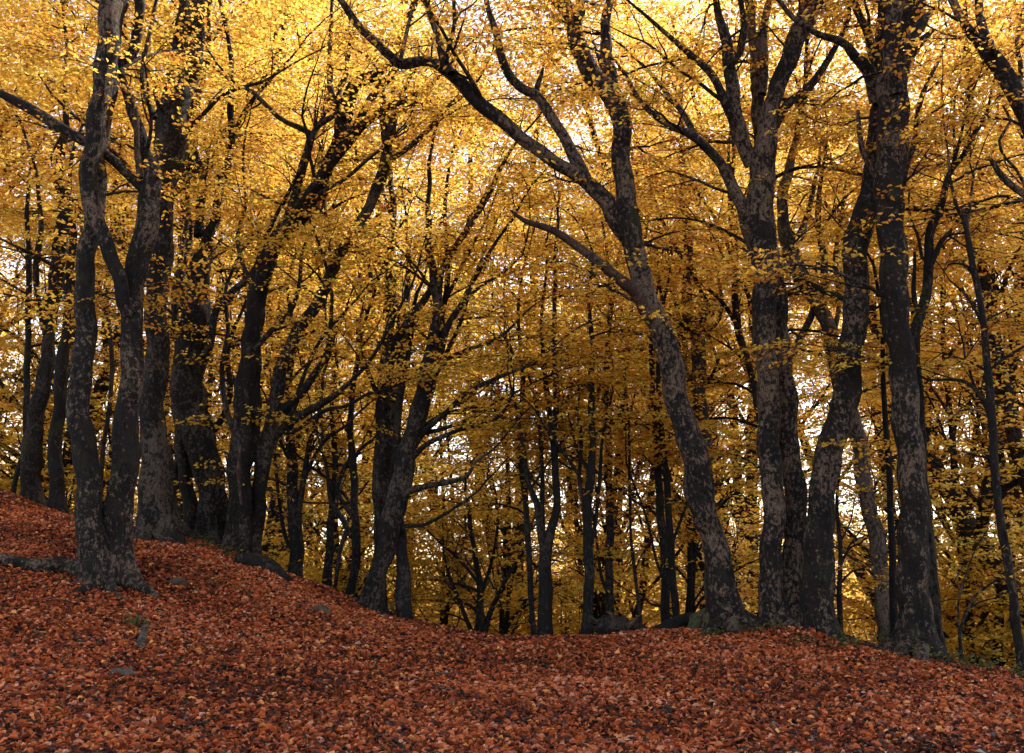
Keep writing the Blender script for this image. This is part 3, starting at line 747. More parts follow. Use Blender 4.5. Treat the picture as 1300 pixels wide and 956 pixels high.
H('stub_topped_beech', 'grey beech behind the leaning trunk with one broken stub beside its upright stem', 16.8, [
    ('trunk', [(909, 800, 24), (905, 750, 20), (902, 680, 19), (898, 620, 19), (895, 575, 19), (890, 520, 18), (888, 468, 19), (884, 430, 20), (875, 405, 15), (873, 340, 13), (872, 280, 12), (864, 220, 9), (868, 160, 7)], dict(F)),
    ('stub', [(887, 432, 12), (892, 415, 12), (893, 395, 11), (894, 386, 8)], dict(stop=True, dead=True)),
    ('limb', [(893, 428, 5), (903, 418, 5), (914, 404, 5), (917, 380, 5), (911, 345, 4), (902, 300, 3)], dict(Y1=16.2)),
    ('limb', [(884, 425, 6), (866, 412, 6), (850, 400, 5), (838, 370, 4), (836, 330, 3)], dict(Y1=16.2)),
    ('limb', [(889, 490, 5), (872, 470, 5), (855, 440, 4), (800, 420, 3)], dict(Y1=16.0, fol=1.4))],
  mat='bark_pale', tint=0.48, seed=27, foliage=0.6, minh=3.4, flare=0.5)
H('bent_beech', 'slim dark stem bending beside the left edge of the right-hand clump', 16.5, [
    ('trunk', [(985, 805, 12), (981, 700, 10), (975, 600, 10), (962, 515, 9), (955, 480, 9), (938, 421, 10), (933, 358, 10), (932, 296, 10), (927, 250, 7), (932, 190, 5)], dict(F)),
    ('limb', [(940, 425, 5), (925, 395, 6), (905, 372, 5), (885, 355, 4), (868, 330, 3)], dict(Y1=15.8)),
    ('limb', [(905, 400, 6), (880, 350, 6), (850, 300, 5), (830, 250, 4), (815, 200, 3)], dict(Y=16.8, Y1=17.2)),
    ('limb', [(933, 335, 6), (915, 290, 6), (890, 250, 5), (868, 215, 4)], dict(Y1=17)),
    ('limb', [(934, 300, 6), (938, 250, 6), (925, 200, 5), (930, 150, 4)], dict(Y1=17)),
    ('limb', [(957, 400, 9), (948, 370, 6), (930, 345, 5), (915, 320, 3)], dict(Y=16.4, Y1=16.0))],
  tint=0.46, mat='bark_plain', seed=28, foliage=1.0, minh=3.2, flare=0.4)
# 15. two fused trunks
H('fused_trunk_beech', 'tall speckled beech of two fused trunks, leftmost of the right-hand clump', 13.4, [
    ('trunk', [(982, 800, 36), (981, 760, 32), (980, 700, 30), (979, 600, 30), (976, 531, 29), (972, 437, 30), (970, 374, 32), (968, 311, 37), (967, 260, 38), (968, 200, 34), (975, 160, 26), (983, 125, 22), (993, 94, 24), (1005, 63, 26), (1021, 31, 27), (1035, 0, 28)], dict(F, Y1=13.1)),
    ('trunk', [(1008, 804, 36), (1009, 760, 32), (1009, 700, 31), (1008, 620, 29), (1002, 560, 28), (997, 500, 27), (992, 437, 27), (986, 374, 24), (978, 311, 20), (972, 250, 18), (966, 180, 17), (962, 130, 16), (960, 100, 16), (955, 30, 14), (950, -5, 12)], dict(F, Y=13.5, Y1=13.8, flare=0.7)),
    ('limb', [(958, 320, 16), (948, 290, 18), (941, 261, 18), (923, 220, 15), (904, 195, 13), (879, 173, 11), (860, 163, 9), (828, 144, 8), (806, 116, 6), (790, 90, 4)], dict(Y=13.4, Y1=12.4)),
    ('limb', [(885, 180, 8), (876, 160, 9), (860, 135, 8), (835, 104, 6), (815, 80, 4)], dict(Y=12.9, Y1=13.4)),
    ('limb', [(955, 210, 20), (945, 185, 22), (934, 157, 22), (930, 120, 19), (925, 63, 16), (912, 20, 10), (905, -10, 8)], dict(Y=13.2, Y1=12.7)),
    ('limb', [(934, 160, 12), (925, 140, 13), (904, 97, 11), (879, 72, 9), (838, 35, 6), (810, 10, 4)], dict(Y=13.0, Y1=12.2)),
    ('limb', [(980, 170, 12), (998, 135, 13), (1023, 113, 11), (1045, 85, 10), (1063, 56, 8), (1080, 20, 6)], dict(Y=13.2, Y1=13.8)),
    ('limb', [(926, 85, 8), (940, 65, 9), (945, 35, 8), (940, 0, 7)], dict(Y=12.8, Y1=12.4)),
    ('limb', [(968, 120, 10), (970, 80, 13), (968, 40, 11), (978, 0, 9)], dict(Y=13.4, Y1=14)),
], tint=0.60, seed=29, foliage=0.6, minh=4.0, roots=[[(1000, 795, 22, 13.2), (1015, 812, 10, 12.8)]])
# 16/17
H('swelling_beech', 'reddish-brown speckled trunk in the middle of the right-hand clump, leaning right', 13.0, [
    ('trunk', [(1038, 808, 50), (1039, 770, 42), (1040, 688, 37), (1043, 640, 36), (1047, 608, 36), (1056, 560, 36), (1070, 515, 33), (1078, 480, 31), (1082, 437, 32), (1086, 374, 34), (1088, 311, 34), (1098, 270, 32), (1108, 235, 30), (1114, 190, 26), (1118, 130, 24), (1122, 70, 22), (1126, 0, 22)], dict(F, Y1=12.9, lump=0.2)),
    ('limb', [(1112, 130, 18), (1103, 92, 19), (1083, 70, 14), (1067, 53, 11), (1035, 40, 8), (1007, 22, 7), (985, -2, 6)], dict(Y=12.8, Y1=12.0)),
    ('snag', [(1118, 232, 9), (1106, 212, 9), (1095, 190, 9), (1091, 160, 7), (1090, 141, 5)], dict(Y=12.65, stop=True, dead=True)),
    ('limb', [(1118, 100, 14), (1105, 60, 13), (1095, 30, 11), (1082, -5, 9)], dict(Y=12.9, Y1=13.5)),
], tint=0.58, seed=30, foliage=0.6, minh=4.2, roots=[[(1050, 800, 24, 12.8), (1066, 818, 10, 12.4)]])
H('upright_beech', 'massive upright trunk near the right, pale lichened, ending in bundled stems at the top', 12.4, [
    ('trunk', [(1163, 826, 56), (1161, 780, 44), (1160, 740, 42), (1160, 688, 40), (1158, 624, 37), (1155, 560, 36), (1148, 510, 36), (1144, 453, 35), (1138, 390, 36), (1133, 327, 35), (1130, 270, 38), (1131, 200, 40), (1134, 125, 42), (1140, 63, 42), (1152, 30, 36), (1160, 0, 34)], dict(F, lobes=6, Y1=12.2)),
    ('limb', [(1138, 120, 22), (1132, 70, 24), (1130, 30, 22), (1142, -5, 20)], dict(Y=12.1, Y1=11.8)),
    ('limb', [(1150, 80, 14), (1160, 60, 15), (1172, 50, 10), (1184, 38, 4)], dict(Y=12.2, Y1=11.9, stop=True, dead=True)),
    ('limb', [(1155, 50, 14), (1167, 38, 12), (1178, 20, 8), (1187, 8, 3)], dict(Y=12.2, Y1=12.4, stop=True, dead=True)),
    ('limb', [(1146, 240, 8), (1150, 215, 8), (1161, 180, 8), (1167, 138, 8), (1177, 104, 6), (1195, 70, 4), (1205, 40, 3)], dict(Y=12.4, Y1=12.9)),
    ('limb', [(1164, 160, 5), (1182, 145, 4), (1200, 132, 4), (1212, 128, 3)], dict(Y=12.6, Y1=12.3)),
], tint=0.58, seed=31, foliage=0.55, minh=4.2, roots=[[(1150, 815, 24, 12.2), (1136, 832, 10, 11.9)], [(1168, 822, 24, 12.1), (1172, 842, 10, 11.7)]])
H('hugging_beech', 'narrow dark trunk hugging the right side of the massive upright trunk', 12.9, [
    ('trunk', [(1190, 840, 24), (1186, 780, 19), (1183, 740, 18), (1174, 640, 15), (1168, 540, 12), (1163, 440, 12), (1165, 412, 14), (1177, 358, 12), (1180, 311, 11), (1184, 292, 10), (1192, 267, 10), (1205, 220, 8), (1224, 195, 7), (1242, 163, 6), (1255, 138, 4)], dict(F, Y1=12.3)),
    ('limb', [(1165, 400, 7), (1160, 370, 7), (1162, 340, 5), (1161, 320, 4)], dict(Y=12.6, stop=True, fol=0.3)),
    ('limb', [(1180, 345, 6), (1187, 325, 8), (1196, 305, 7), (1205, 295, 6), (1207, 290, 3)], dict(Y=12.5, stop=True, fol=0.3)),
    ('limb', [(1203, 228, 5), (1212, 200, 5), (1211, 165, 4), (1211, 130, 3)], dict(Y=12.4, Y1=12.7)),
    ('limb', [(1207, 222, 5), (1222, 165, 4), (1232, 120, 3)], dict(Y=12.4, Y1=12.1))],
  tint=0.55, mat='bark_plain', seed=32, foliage=0.7, minh=4.0, flare=0.5)
H('thin_stem_beech', 'very thin dark stem against the left side of the massive upright trunk', 13.4, [
    ('trunk', [(1137, 826, 13), (1134, 740, 10), (1130, 650, 9), (1127, 560, 8), (1122, 500, 7), (1120, 440, 6), (1117, 380, 5), (1108, 330, 4)], dict(F))],
  tint=0.5, mat='bark_plain', seed=33, foliage=0.6, minh=3.6, flare=0.4)
H('pale_leaning_beech', 'smooth pale trunk leaning left behind the right-hand clump', 15.0, [
    ('trunk', [(1128, 818, 24), (1125, 790, 22), (1121, 750, 21), (1112, 688, 22), (1103, 640, 21), (1095, 592, 22), (1088, 555, 22), (1072, 500, 20), (1058, 453, 18), (1050, 415, 19), (1038, 383, 21), (1023, 358, 22), (1007, 330, 21), (998, 305, 19), (994, 270, 15), (1000, 220, 12), (1010, 170, 8)], dict(F, Y1=14.6)),
    ('limb', [(1048, 410, 9), (1046, 374, 10), (1047, 327, 10), (1038, 290, 9), (1040, 240, 6), (1050, 190, 4)], dict(Y=14.8, Y1=15.2)),
    ('limb', [(1003, 460, 9), (1012, 437, 10), (1030, 405, 10), (1034, 385, 8)], dict(Y=14.9, stop=True)),
    ('limb', [(1058, 430, 7), (1066, 380, 7), (1060, 330, 7), (1068, 280, 5), (1075, 230, 4)], dict(Y=14.9, Y1=15.4)),
    ('limb', [(1000, 318, 8), (1018, 290, 8), (1030, 250, 7), (1040, 210, 5)], dict(Y=14.7, Y1=15.4))],
  mat='bark_pale', tint=0.5, seed=34, foliage=0.7, minh=3.8, flare=0.5)
H('small_dark_beech', 'small dark tree with drooping side twigs between the right-hand trunks', 15.2, [
    ('trunk', [(1067, 815, 9), (1067, 780, 8), (1066, 740, 7), (1066, 690, 6), (1062, 640, 5), (1068, 590, 4)], dict(F)),
    ('limb', [(1067, 740, 4), (1082, 725, 3), (1098, 722, 3)], {}), ('limb', [(1067, 715, 4), (1080, 695, 3), (1092, 690, 3)], {})],
  tint=0.3, mat='bark_plain', seed=35, foliage=2.0, minh=1.0, flare=0.3)
# 19. slender curved tree right edge
H('curved_slim_beech', 'slim curving tree standing alone near the right edge', 12.0, [
    ('trunk', [(1300, 870, 15), (1296, 830, 13), (1288, 769, 12), (1276, 698, 12), (1268, 640, 11), (1260, 560, 11), (1257, 500, 10), (1252, 437, 10), (1247, 405, 9), (1239, 358, 9), (1233, 321, 8), (1224, 280, 6), (1214, 262, 5), (1206, 230, 4), (1204, 190, 3)], dict(F)),
    ('limb', [(1256, 470, 4), (1275, 455, 4), (1300, 440, 4), (1330, 425, 3)], dict(Y1=11.8)),
    ('limb', [(1255, 514, 5), (1240, 497, 5), (1224, 484, 5), (1200, 482, 4), (1177, 483, 4)], dict(Y1=12.4, fol=1.2)),
    ('limb', [(1246, 410, 4), (1235, 388, 4), (1222, 370, 3), (1205, 355, 2)], dict(Y1=12.3)),
    ('limb', [(1254, 530, 3), (1238, 520, 3), (1218, 522, 3), (1205, 535, 2)], dict(Y1=12.3)),
    ('limb', [(1232, 322, 5), (1228, 290, 5), (1232, 255, 4), (1236, 220, 3)], dict(Y1=12.3))],
  tint=0.5, seed=36, foliage=0.9, minh=3.0, flare=0.5)
H('overhanging_beech', 'dark limbs reaching in from the upper right corner, their trunk outside the picture', 11.5, [
    ('trunk', [(1420, 890, 46), (1412, 700, 38), (1400, 500, 36), (1375, 320, 34), (1345, 220, 31), (1315, 165, 28), (1300, 141, 26), (1277, 104, 24), (1261, 72, 22), (1242, 50, 14), (1222, 25, 12), (1203, -5, 11)], dict(F, fol=0.5)),
    ('limb', [(1262, 78, 13), (1256, 55, 13), (1246, 31, 12), (1244, -5, 10)], dict(Y1=11.8)),
    ('limb', [(1350, 262, 12), (1320, 258, 12), (1300, 246, 10), (1274, 226, 9), (1262, 208, 7), (1255, 196, 3)], dict(Y1=11.3, stop=True, fol=0.5)),
    ('limb', [(1310, 255, 5), (1290, 215, 4), (1276, 200, 4), (1269, 178, 4), (1283, 154, 4), (1274, 135, 3)], dict(Y1=11.2, stop=True)),
    ('limb', [(1290, 125, 7), (1296, 90, 7), (1292, 50, 6), (1302, 0, 5)], dict(Y1=11.7)),
], tint=0.62, seed=37, foliage=0.8, minh=3.6)
H('twiggy_sapling', 'forked waist-high bare sapling left of the slim curving tree', 12.4, [
    ('trunk', [(1221, 852, 5), (1220, 820, 5), (1219, 802, 5), (1228, 775, 4), (1238, 757, 3), (1250, 745, 3)], dict(F)),
    ('limb', [(1219, 806, 4), (1216, 775, 3), (1220, 750, 3), (1231, 715, 2), (1241, 690, 2)], {}),
    ('limb', [(1230, 772, 3), (1245, 764, 2), (1268, 758, 2)], {})],
  tint=0.35, seed=38, foliage=0.8, minh=0.9, flare=0.1, cat='sapling', ext=0.5)
# far left background trunks on the rise
H('ridge_beech', 'broad dark trunk on the rise at the left edge', 18.8, [
    ('trunk', [(41, 645, 30), (40, 610, 26), (38, 585, 25), (41, 560, 24), (48, 520, 22), (56, 480, 20), (62, 437, 18), (68, 374, 18), (76, 311, 18), (80, 270, 15), (76, 210, 12), (84, 150, 9), (80, 90, 7)], dict(F)),
    ('limb', [(62, 440, 8), (52, 400, 8), (45, 343, 8), (52, 290, 7), (48, 230, 5)], dict(Y1=18.2))],
  tint=0.45, seed=39, foliage=0.9, minh=3.6, mat='bark_plain')
H('ridge_pole_beech', 'straight dark trunk on the rise just left of the forked pair', 18.2, [
    ('trunk', [(72, 652, 21), (71, 620, 18), (71, 560, 19), (74, 530, 18), (77, 484, 17), (84, 430, 15), (86, 370, 12), (92, 310, 9), (88, 250, 7)], dict(F))],
  tint=0.45, seed=40, foliage=0.8, minh=3.6, mat='bark_plain', flare=0.6)
H('ridge_thin_beech', 'thin dark stem on the rise nearest the left edge', 19.0, [
    ('trunk', [(12, 645, 7), (19, 610, 7), (27, 585, 8), (33, 560, 8), (34, 468, 9), (36, 400, 8), (37, 343, 8), (34, 280, 6), (38, 220, 4)], dict(F))],
  tint=0.42, seed=41, foliage=1.0, minh=3.0, mat='bark_plain', flare=0.3)
H('thin_rear_beech', 'thin stem seen between the two trunks of the forked pair', 18.5, [
    ('trunk', [(124, 700, 8), (127, 610, 7), (136, 540, 6), (141, 490, 6), (140, 420, 6), (134, 370, 5), (142, 320, 4)], dict(F))],
  tint=0.5, seed=42, foliage=0.6, minh=3.2, mat='bark_plain', flare=0.3)

# ------------------------------------------------------------------ background wood: prototypes and copies
def proto(name, seed, Hh, ntr, fork, tint, bushy=False, slim=False):
    R = np.random.default_rng(seed)
    root = empty(name, (0, 0, 0))
    g = Geo(); br = Geo(); sprays = []
    for s in range(ntr):
        a = R.uniform(0, 6.28); lean = R.uniform(0.02, 0.14 if not bushy else 0.5)
        p = np.array([math.cos(a) * 0.15 * s, math.sin(a) * 0.15 * s, -0.4]); d = np.array([math.cos(a) * lean, math.sin(a) * lean, 1.0])
        r0 = (0.011 * Hh if not bushy else 0.035) * R.uniform(0.75, 1.2)
        if slim: r0 *= 0.62
        pts = [p]; n = int(Hh / 0.5)
        for k in range(n):
            d = norm(d + R.normal(size=3) * 0.05 + np.array([0, 0, 0.03])); pts.append(pts[-1] + d * Hh / n)
        pts = np.array(pts); rr = r0 * np.linspace(1, 0.16, n + 1)
        rr[0] *= 1.5; rr[1] *= 1.15
        tube(g, pts, rr, 9, lump=0.10, seed=seed + s)
        # ascending main branches
        h = fork
        while h < Hh * 0.97:
            k = min(n - 1, int(h / Hh * n)); f = h / Hh
            az = R.uniform(0, 6.28); el = R.uniform(0.45, 1.1) + 0.2 * f
            if slim: el = R.uniform(0.75, 1.2)
            dd = np.array([math.cos(az) * math.cos(el), math.sin(az) * math.cos(el), math.sin(el)])
            ll = (Hh * 0.25 if not bushy else Hh * 0.42) * R.uniform(0.5, 1.0) * (1.15 - 0.75 * f) + 0.6
            grow(br, sprays, pts[k], dd, ll, max(0.012, rr[k] * 0.5), 1 if ll > 1.8 else 2, R, tint + R.normal() * 0.05, 3, 0.02, 1.15, 0.30 if slim else 0.70 if not bushy else 0.8, sidesub=2)
            h += R.uniform(0.45, 0.9) * (Hh / 19 if not bushy else 0.35) * ntr ** 0.5
    if slim: sprays = [q for q in sprays if R.random() < 0.22]
    elif not bushy: sprays = [q for q in sprays if q[0][2] > Hh * 0.45 or R.random() < 0.34]
    g.build('trunk', M['bark_plain'], root)
    br.build('twigs', M['twig'], root)
    build_foliage(sprays, True, seed, 'crown', root)
    print('proto', name, len(sprays), 'sprays')
    return root
def copy_tree(src, loc, rz, sc):
    r = src.copy(); C.objects.link(r); r.location = loc; r.rotation_euler = (0, 0, rz); r.scale = (sc, sc, sc)
    for ch in src.children:
        c = ch.copy(); C.objects.link(c); c.parent = r
    return r
TREES = [(proto('background_beech', 301, 20, 1, 5.5, 0.54), 'golden background beech'),
         (proto('background_beech', 302, 22, 1, 7.0, 0.60), 'tall orange-gold beech'),
         (proto('background_beech', 303, 18, 2, 5.0, 0.48), 'double-stemmed far beech'),
         (proto('background_beech', 304, 21, 1, 6.0, 0.40), 'olive-yellow far beech'),
         (proto('background_beech', 305, 16, 2, 3.2, 0.54), 'low-branching far beech')]
BUSH = [(proto('understory_beech', 311, 3.6, 4, 0.5, 0.42, True), 'yellow-green bushy beech'),  # bushes take the brightest gold tint, so low foliage is lit by colour
        (proto('understory_beech', 312, 4.6, 3, 0.7, 0.42, True), 'golden bushy beech'),
        (proto('understory_beech', 313, 3.0, 3, 0.4, 0.36, True), 'low olive bush')]
POLE = [(proto('slim_beech', 321, 13, 1, 2.2, 0.45, slim=True), 'slim dark sparse-leaved beech'),
        (proto('slim_beech', 322, 11, 2, 1.8, 0.40, slim=True), 'slim double-stemmed beech'),
        (proto('slim_beech', 323, 12, 3, 2.0, 0.52, slim=True), 'slim multi-stemmed beech')]
R = np.random.default_rng(77)
used = set(); placed = []
LAND = [(-400, 'the left edge'), (41, 'the ridge trunks'), (130, 'the forked pair'), (197, 'the thick trunk'), (310, 'the twisted stems'), (375, 'the three-forked tree'),
        (485, 'the broom-like beech'), (692, 'the Y fork'), (746, 'the straight pole'), (850, 'the paired stems'), (907, 'the leaning beech'),
        (1040, 'the reddish trunk'), (1158, 'the massive trunk'), (1275, 'the curving tree'), (1800, 'the right edge')]
RANK = ['nearest', 'second', 'third', 'fourth', 'fifth', 'sixth', 'seventh', 'eighth', 'ninth', 'tenth', 'eleventh', 'twelfth']
def put(lst, kx, x, y, sc, group, cat):
    src, lab = lst[kx]
    z = hz(x, y) - 0.05
    key = id(src)
    if key not in used:
        used.add(key); o = src; o.location = (x, y, z); o.rotation_euler = (0, 0, R.uniform(0, 6.28)); o.scale = (sc,) * 3
    else:
        o = copy_tree(src, (x, y, z), R.uniform(0, 6.28), sc)
    px = W0 / 2 + FPX * x / (y * cp)
    k = max(q for q in range(len(LAND) - 1) if LAND[q][0] <= max(px, -399))
    k = min(k, len(LAND) - 2)
    placed.append((o, lab, cat, group, k, y))
def label_placed():
    seen = {}
    for o, lab, cat, group, k, y in sorted(placed, key=lambda q: q[5]):
        n = seen.get((lab, k), 0); seen[(lab, k)] = n + 1
        tag(o, '%s, %s between %s and %s' % (lab, RANK[min(n, 11)], LAND[k][1], LAND[k + 1][1]), cat, group)
def scatter(lst, n, y0, y1, mind, group, cat, s0, s1, marg=1.25, seed=1, pw=1.0, skip=None):
    R2 = np.random.default_rng(seed); c = 0; tries = 0; mine = []
    while c < n and tries < 20000:
        tries += 1
        y = y0 + (y1 - y0) * R2.random() ** pw; x = R2.uniform(-1, 1) * (0.51 * marg * y + 1.5)
        if skip and skip(x, y): continue
        if any((x - a) ** 2 + (y - b) ** 2 < mind ** 2 for a, b in mine): continue
        mine.append((x, y)); put(lst, int(R2.integers(len(lst))), x, y, R2.uniform(s0, s1), group, cat); c += 1
for kx, x_, y_, sc_ in ((4, 10.2, 18.5, 1.15), (2, 14.5, 22.5, 1.1), (4, 9.3, 25.5, 1.2), (4, -11.8, 24, 1.2), (0, -7.4, 22.5, 1.15), (1, -15, 27, 1.15), (0, -6.6, 30, 1.15), (3, 7.6, 31, 1.15), (1, -10, 31, 1.2), (4, -15.5, 23, 1.1)):
    put(TREES, kx, x_, y_, sc_, 'beeches in the wood beyond the crest', 'tree')
put(TREES, 4, 8.4, 37, 1.2, 'beeches in the wood beyond the crest', 'tree')
put(TREES, 2, 5.4, 26, 0.9, 'beeches in the wood beyond the crest', 'tree')
for kx, x_, y_, sc_ in ((4, -18.5, 24.5, 1.2), (0, -24, 31, 1.3), (1, -22, 40, 1.4), (3, -16, 18.5, 1.1), (2, 16.5, 18.5, 1.1), (4, 22, 27, 1.2), (1, 25, 36, 1.3)):
    put(TREES, kx, x_, y_, sc_, 'beeches in the wood beyond the crest', 'tree')
for kx, x_, y_, sc_ in ((0, 10.6, 21, 1.25), (0, 8.8, 23.5, 1.2), (1, -12.0, 23.0, 1.3), (0, -10.0, 21.8, 1.2), (1, 4.9, 21.5, 1.1), (0, 1.2, 21.0, 1.0)):
    put(BUSH, kx, x_, y_, sc_, 'bushy young beeches below the crest', 'young tree')
scatter(TREES, 16, 34, 46, 3.6, 'beeches in the wood beyond the crest', 'tree', 1.45, 1.7, seed=5)
scatter(TREES, 22, 48, 80, 3.6, 'beeches in the wood beyond the crest', 'tree', 0.85, 1.25, seed=6)
scatter(BUSH, 24, 80, 115, 4.0, 'bushy young beeches below the crest', 'young tree', 2.2, 3.2, seed=9)
scatter(POLE, 26, 17.5, 27, 1.3, 'slim trees just beyond the crest', 'tree', 0.8, 1.15, seed=10, marg=1.05, skip=lambda x, y: x < -0.30 * y and y < 22)
scatter(BUSH, 36, 38, 75, 3.0, 'bushy young beeches below the crest', 'young tree', 1.3, 2.2, seed=8)
scatter(BUSH, 24, 17.5, 34, 1.6, 'bushy young beeches below the crest', 'young tree', 0.7, 1.2, seed=7, skip=lambda x, y: x < -0.28 * y and y < 24)

label_placed()

# ------------------------------------------------------------------ leaf litter
def litter(n, seed, y0, y1, L, Wd, name):
    R = np.random.default_rng(seed)
    u = R.random(n * 2); y = np.sqrt(y0 ** 2 + (y1 ** 2 - y0 ** 2) * u); x = R.uniform(-1, 1, n * 2) * (0.56 * y + 0.6)
    x, y = x[:n], y[:n]
    m = int(n * 0.22)                              # looser cover on both flanks
    x[:m] = np.sign(x[:m] + 1e-9) * (0.56 + 0.5 * R.random(m)) * y[:m]
    z = height(x, y)
    lv = leaf_local(n, L, Wd, R) * (R.uniform(0.5, 1.2, n) ** 1.0)[:, None, None]
    lv[:, 2, 1] *= 0.62; lv[:, 4, 1] *= 0.62
    lv[:, :, 2] = lv[:, :, 2] * 1.2 + np.array([0, 1, .8, 0, .8, 1])[None, :] * (R.uniform(-0.1, 0.45, n) * Wd)[:, None]
    sq = R.uniform(0.32, 0.9, n); lv[:, :, 1] *= sq[:, None]
    az = R.uniform(0, 6.28, n)
    d = np.stack([np.cos(az), np.sin(az), R.normal(size=n) * 0.26], -1)
    e = 0.3
    up = np.stack([-(height(x + e, y) - z) / e, -(height(x, y + e) - z) / e, np.ones(n)], -1) + R.normal(size=(n, 3)) * 0.36
    Fm = frames(d, up)
    V = np.einsum('nvi,nij->nvj', lv - np.array([L * .5, 0, 0]), Fm)
    V += np.stack([x, y, z + R.uniform(0.004, 0.055, n)], -1)[:, None, :]
    # patches of lighter and darker leaves
    pt = -0.22 * np.clip(np.sin(x * 0.9 + 1.4 * np.sin(y * 1.1 + 2)) * np.sin(y * 1.25 + 0.8 * np.sin(x * 1.6)) - 0.35, 0, 1) + 0.10 * np.sin(x * 1.3 + 2 * np.sin(y * 0.9)) + 0.08 * np.sin(y * 2.1 + x * 0.7)
    t = np.clip(R.normal(0.47, 0.23, n) + pt * 0.75, 0, 0.93)
    q = R.random(n); t = np.where(q < 0.03, 1.0, t); t = np.where((q > 0.03) & (q < 0.10), R.uniform(0, 0.12, n), t)
    g = Geo(); base = np.arange(n)[:, None, None] * 6
    g.add(V.reshape(-1, 3), (base + LF[None]).reshape(-1, 4), t4=np.repeat(t, 2))
    o = g.build(name, M['litter'], smooth=False, tint=True)
    tag(o, 'russet carpet of fallen beech leaves covering the slope', 'fallen leaves', kind='stuff')
    return o
litter(520000, 91, 4.6, 20, 0.062, 0.032, 'leaf_litter')

# ------------------------------------------------------------------ logs, stump, stones, sticks
def ground_pt(px, py, y_guess=12.0):
    """march the pixel ray to the terrain"""
    yy = np.arange(4.0, 24.0, 0.02)
    a = at(px, py, 1.0) - np.array([0, 0, CAMZ])
    P = np.stack([a[0] * yy, yy, CAMZ + a[2] * yy], -1)
    h = height(P[:, 0], P[:, 1])
    k = np.where(P[:, 2] <= h)[0]
    if len(k): return P[k[0]]
    return np.array([a[0] * y_guess, y_guess, hz(a[0] * y_guess, y_guess)])
def log(name, label, pl, mat='bark_plain', lump=0.2, lift=0.5, cat='log', seed=3, Y=None):
    P, Rr = [], []
    for (px, py, w) in pl:
        p = ground_pt(px, py) if Y is None else at(px, py, Y)
        r = wpx(w, p); p = p.copy()
        if Y is None: p[2] += r * lift
        P.append(p); Rr.append(r)
    o_ = P[0].copy()
    P, Rr = smooth_path(np.array(P) - o_, Rr, 0.06)
    P = np.vstack([P[:1] - (P[1] - P[0]) * 0.1, P]); Rr = np.concatenate([[Rr[0] * 0.3], Rr])
    g = Geo(); tube(g, P, Rr, 12, lump=lump, seed=seed)
    o = g.build(name, M[mat]); o.location = o_
    tag(o, label, cat); return o
def stone(label, px, py, w, h, seed, mat='stone'):
    p = ground_pt(px, py); r = wpx(w, p); hh = wpx(h, p) * 2
    R = np.random.default_rng(seed)
    nu, nv = 20, 12
    V = []
    for a in range(nv + 1):
        ph = math.pi * a / nv
        for b in range(nu):
            th = 2 * math.pi * b / nu
            n_ = 1 + 0.12 * math.sin(3 * th + seed) * math.sin(ph) + 0.1 * math.cos(2 * th - seed + 3 * ph) + 0.06 * math.sin(5 * ph + 4 * th) + R.normal() * 0.02
            V.append([r * n_ * math.sin(ph) * math.cos(th), r * 0.8 * n_ * math.sin(ph) * math.sin(th), hh * n_ * math.cos(ph)])
    F = [[a * nu + b, a * nu + (b + 1) % nu, (a + 1) * nu + (b + 1) % nu, (a + 1) * nu + b] for a in range(nv) for b in range(nu)]
    g = Geo(); g.add(V, F); o = g.build('stone', M[mat]); o.location = p + np.array([0, 0, hh * 0.45])
    tag(o, label, 'stone'); return o
# uprooted root mass and fallen trunk
rm = empty('uprooted_stump', ground_pt(790, 811, 14.2)); tag(rm, 'dark uprooted stump with ragged roots lying at the crest right of centre', 'stump')
o_ = np.array(rm.location)
g = Geo()
P, Rr = smooth_path([at(756, 800, 14.3) - o_, at(768, 796, 14.2) - o_, at(788, 799, 14.2) - o_, at(812, 804, 14.25) - o_, at(828, 808, 14.4) - o_], [0.04, 0.16, 0.175, 0.12, 0.06], 0.05)
tube(g, P, Rr, 18, lump=0.5, seed=5); g.build('stump_body', M['bark_plain'], rm)
for k, q in enumerate([[(768, 795, 8), (755, 787, 5), (748, 780, 2)], [(780, 792, 8), (778, 782, 5), (770, 776, 2)], [(772, 806, 8), (768, 813, 5), (764, 820, 3)], [(795, 796, 7), (806, 788, 4), (812, 781, 2)], [(785, 806, 7), (792, 814, 5), (796, 822, 3)]]):
    pp = [at(a, b, 14.15 - 0.05 * k) - o_ for a, b, c in q]; P, Rr = smooth_path(pp, [c * 0.0055 for a, b, c in q], 0.05)
    g = Geo(); tube(g, P, Rr, 7, lump=0.2, seed=k); g.build('root', M['dead' if k % 2 else 'bark_plain'], rm)
log('fallen_log', 'mossy dark log lying between the uprooted stump and the leaning beech', [(820, 807, 15), (838, 801, 18), (852, 794, 17), (866, 787, 14), (886, 781, 8)], Y=14.0)
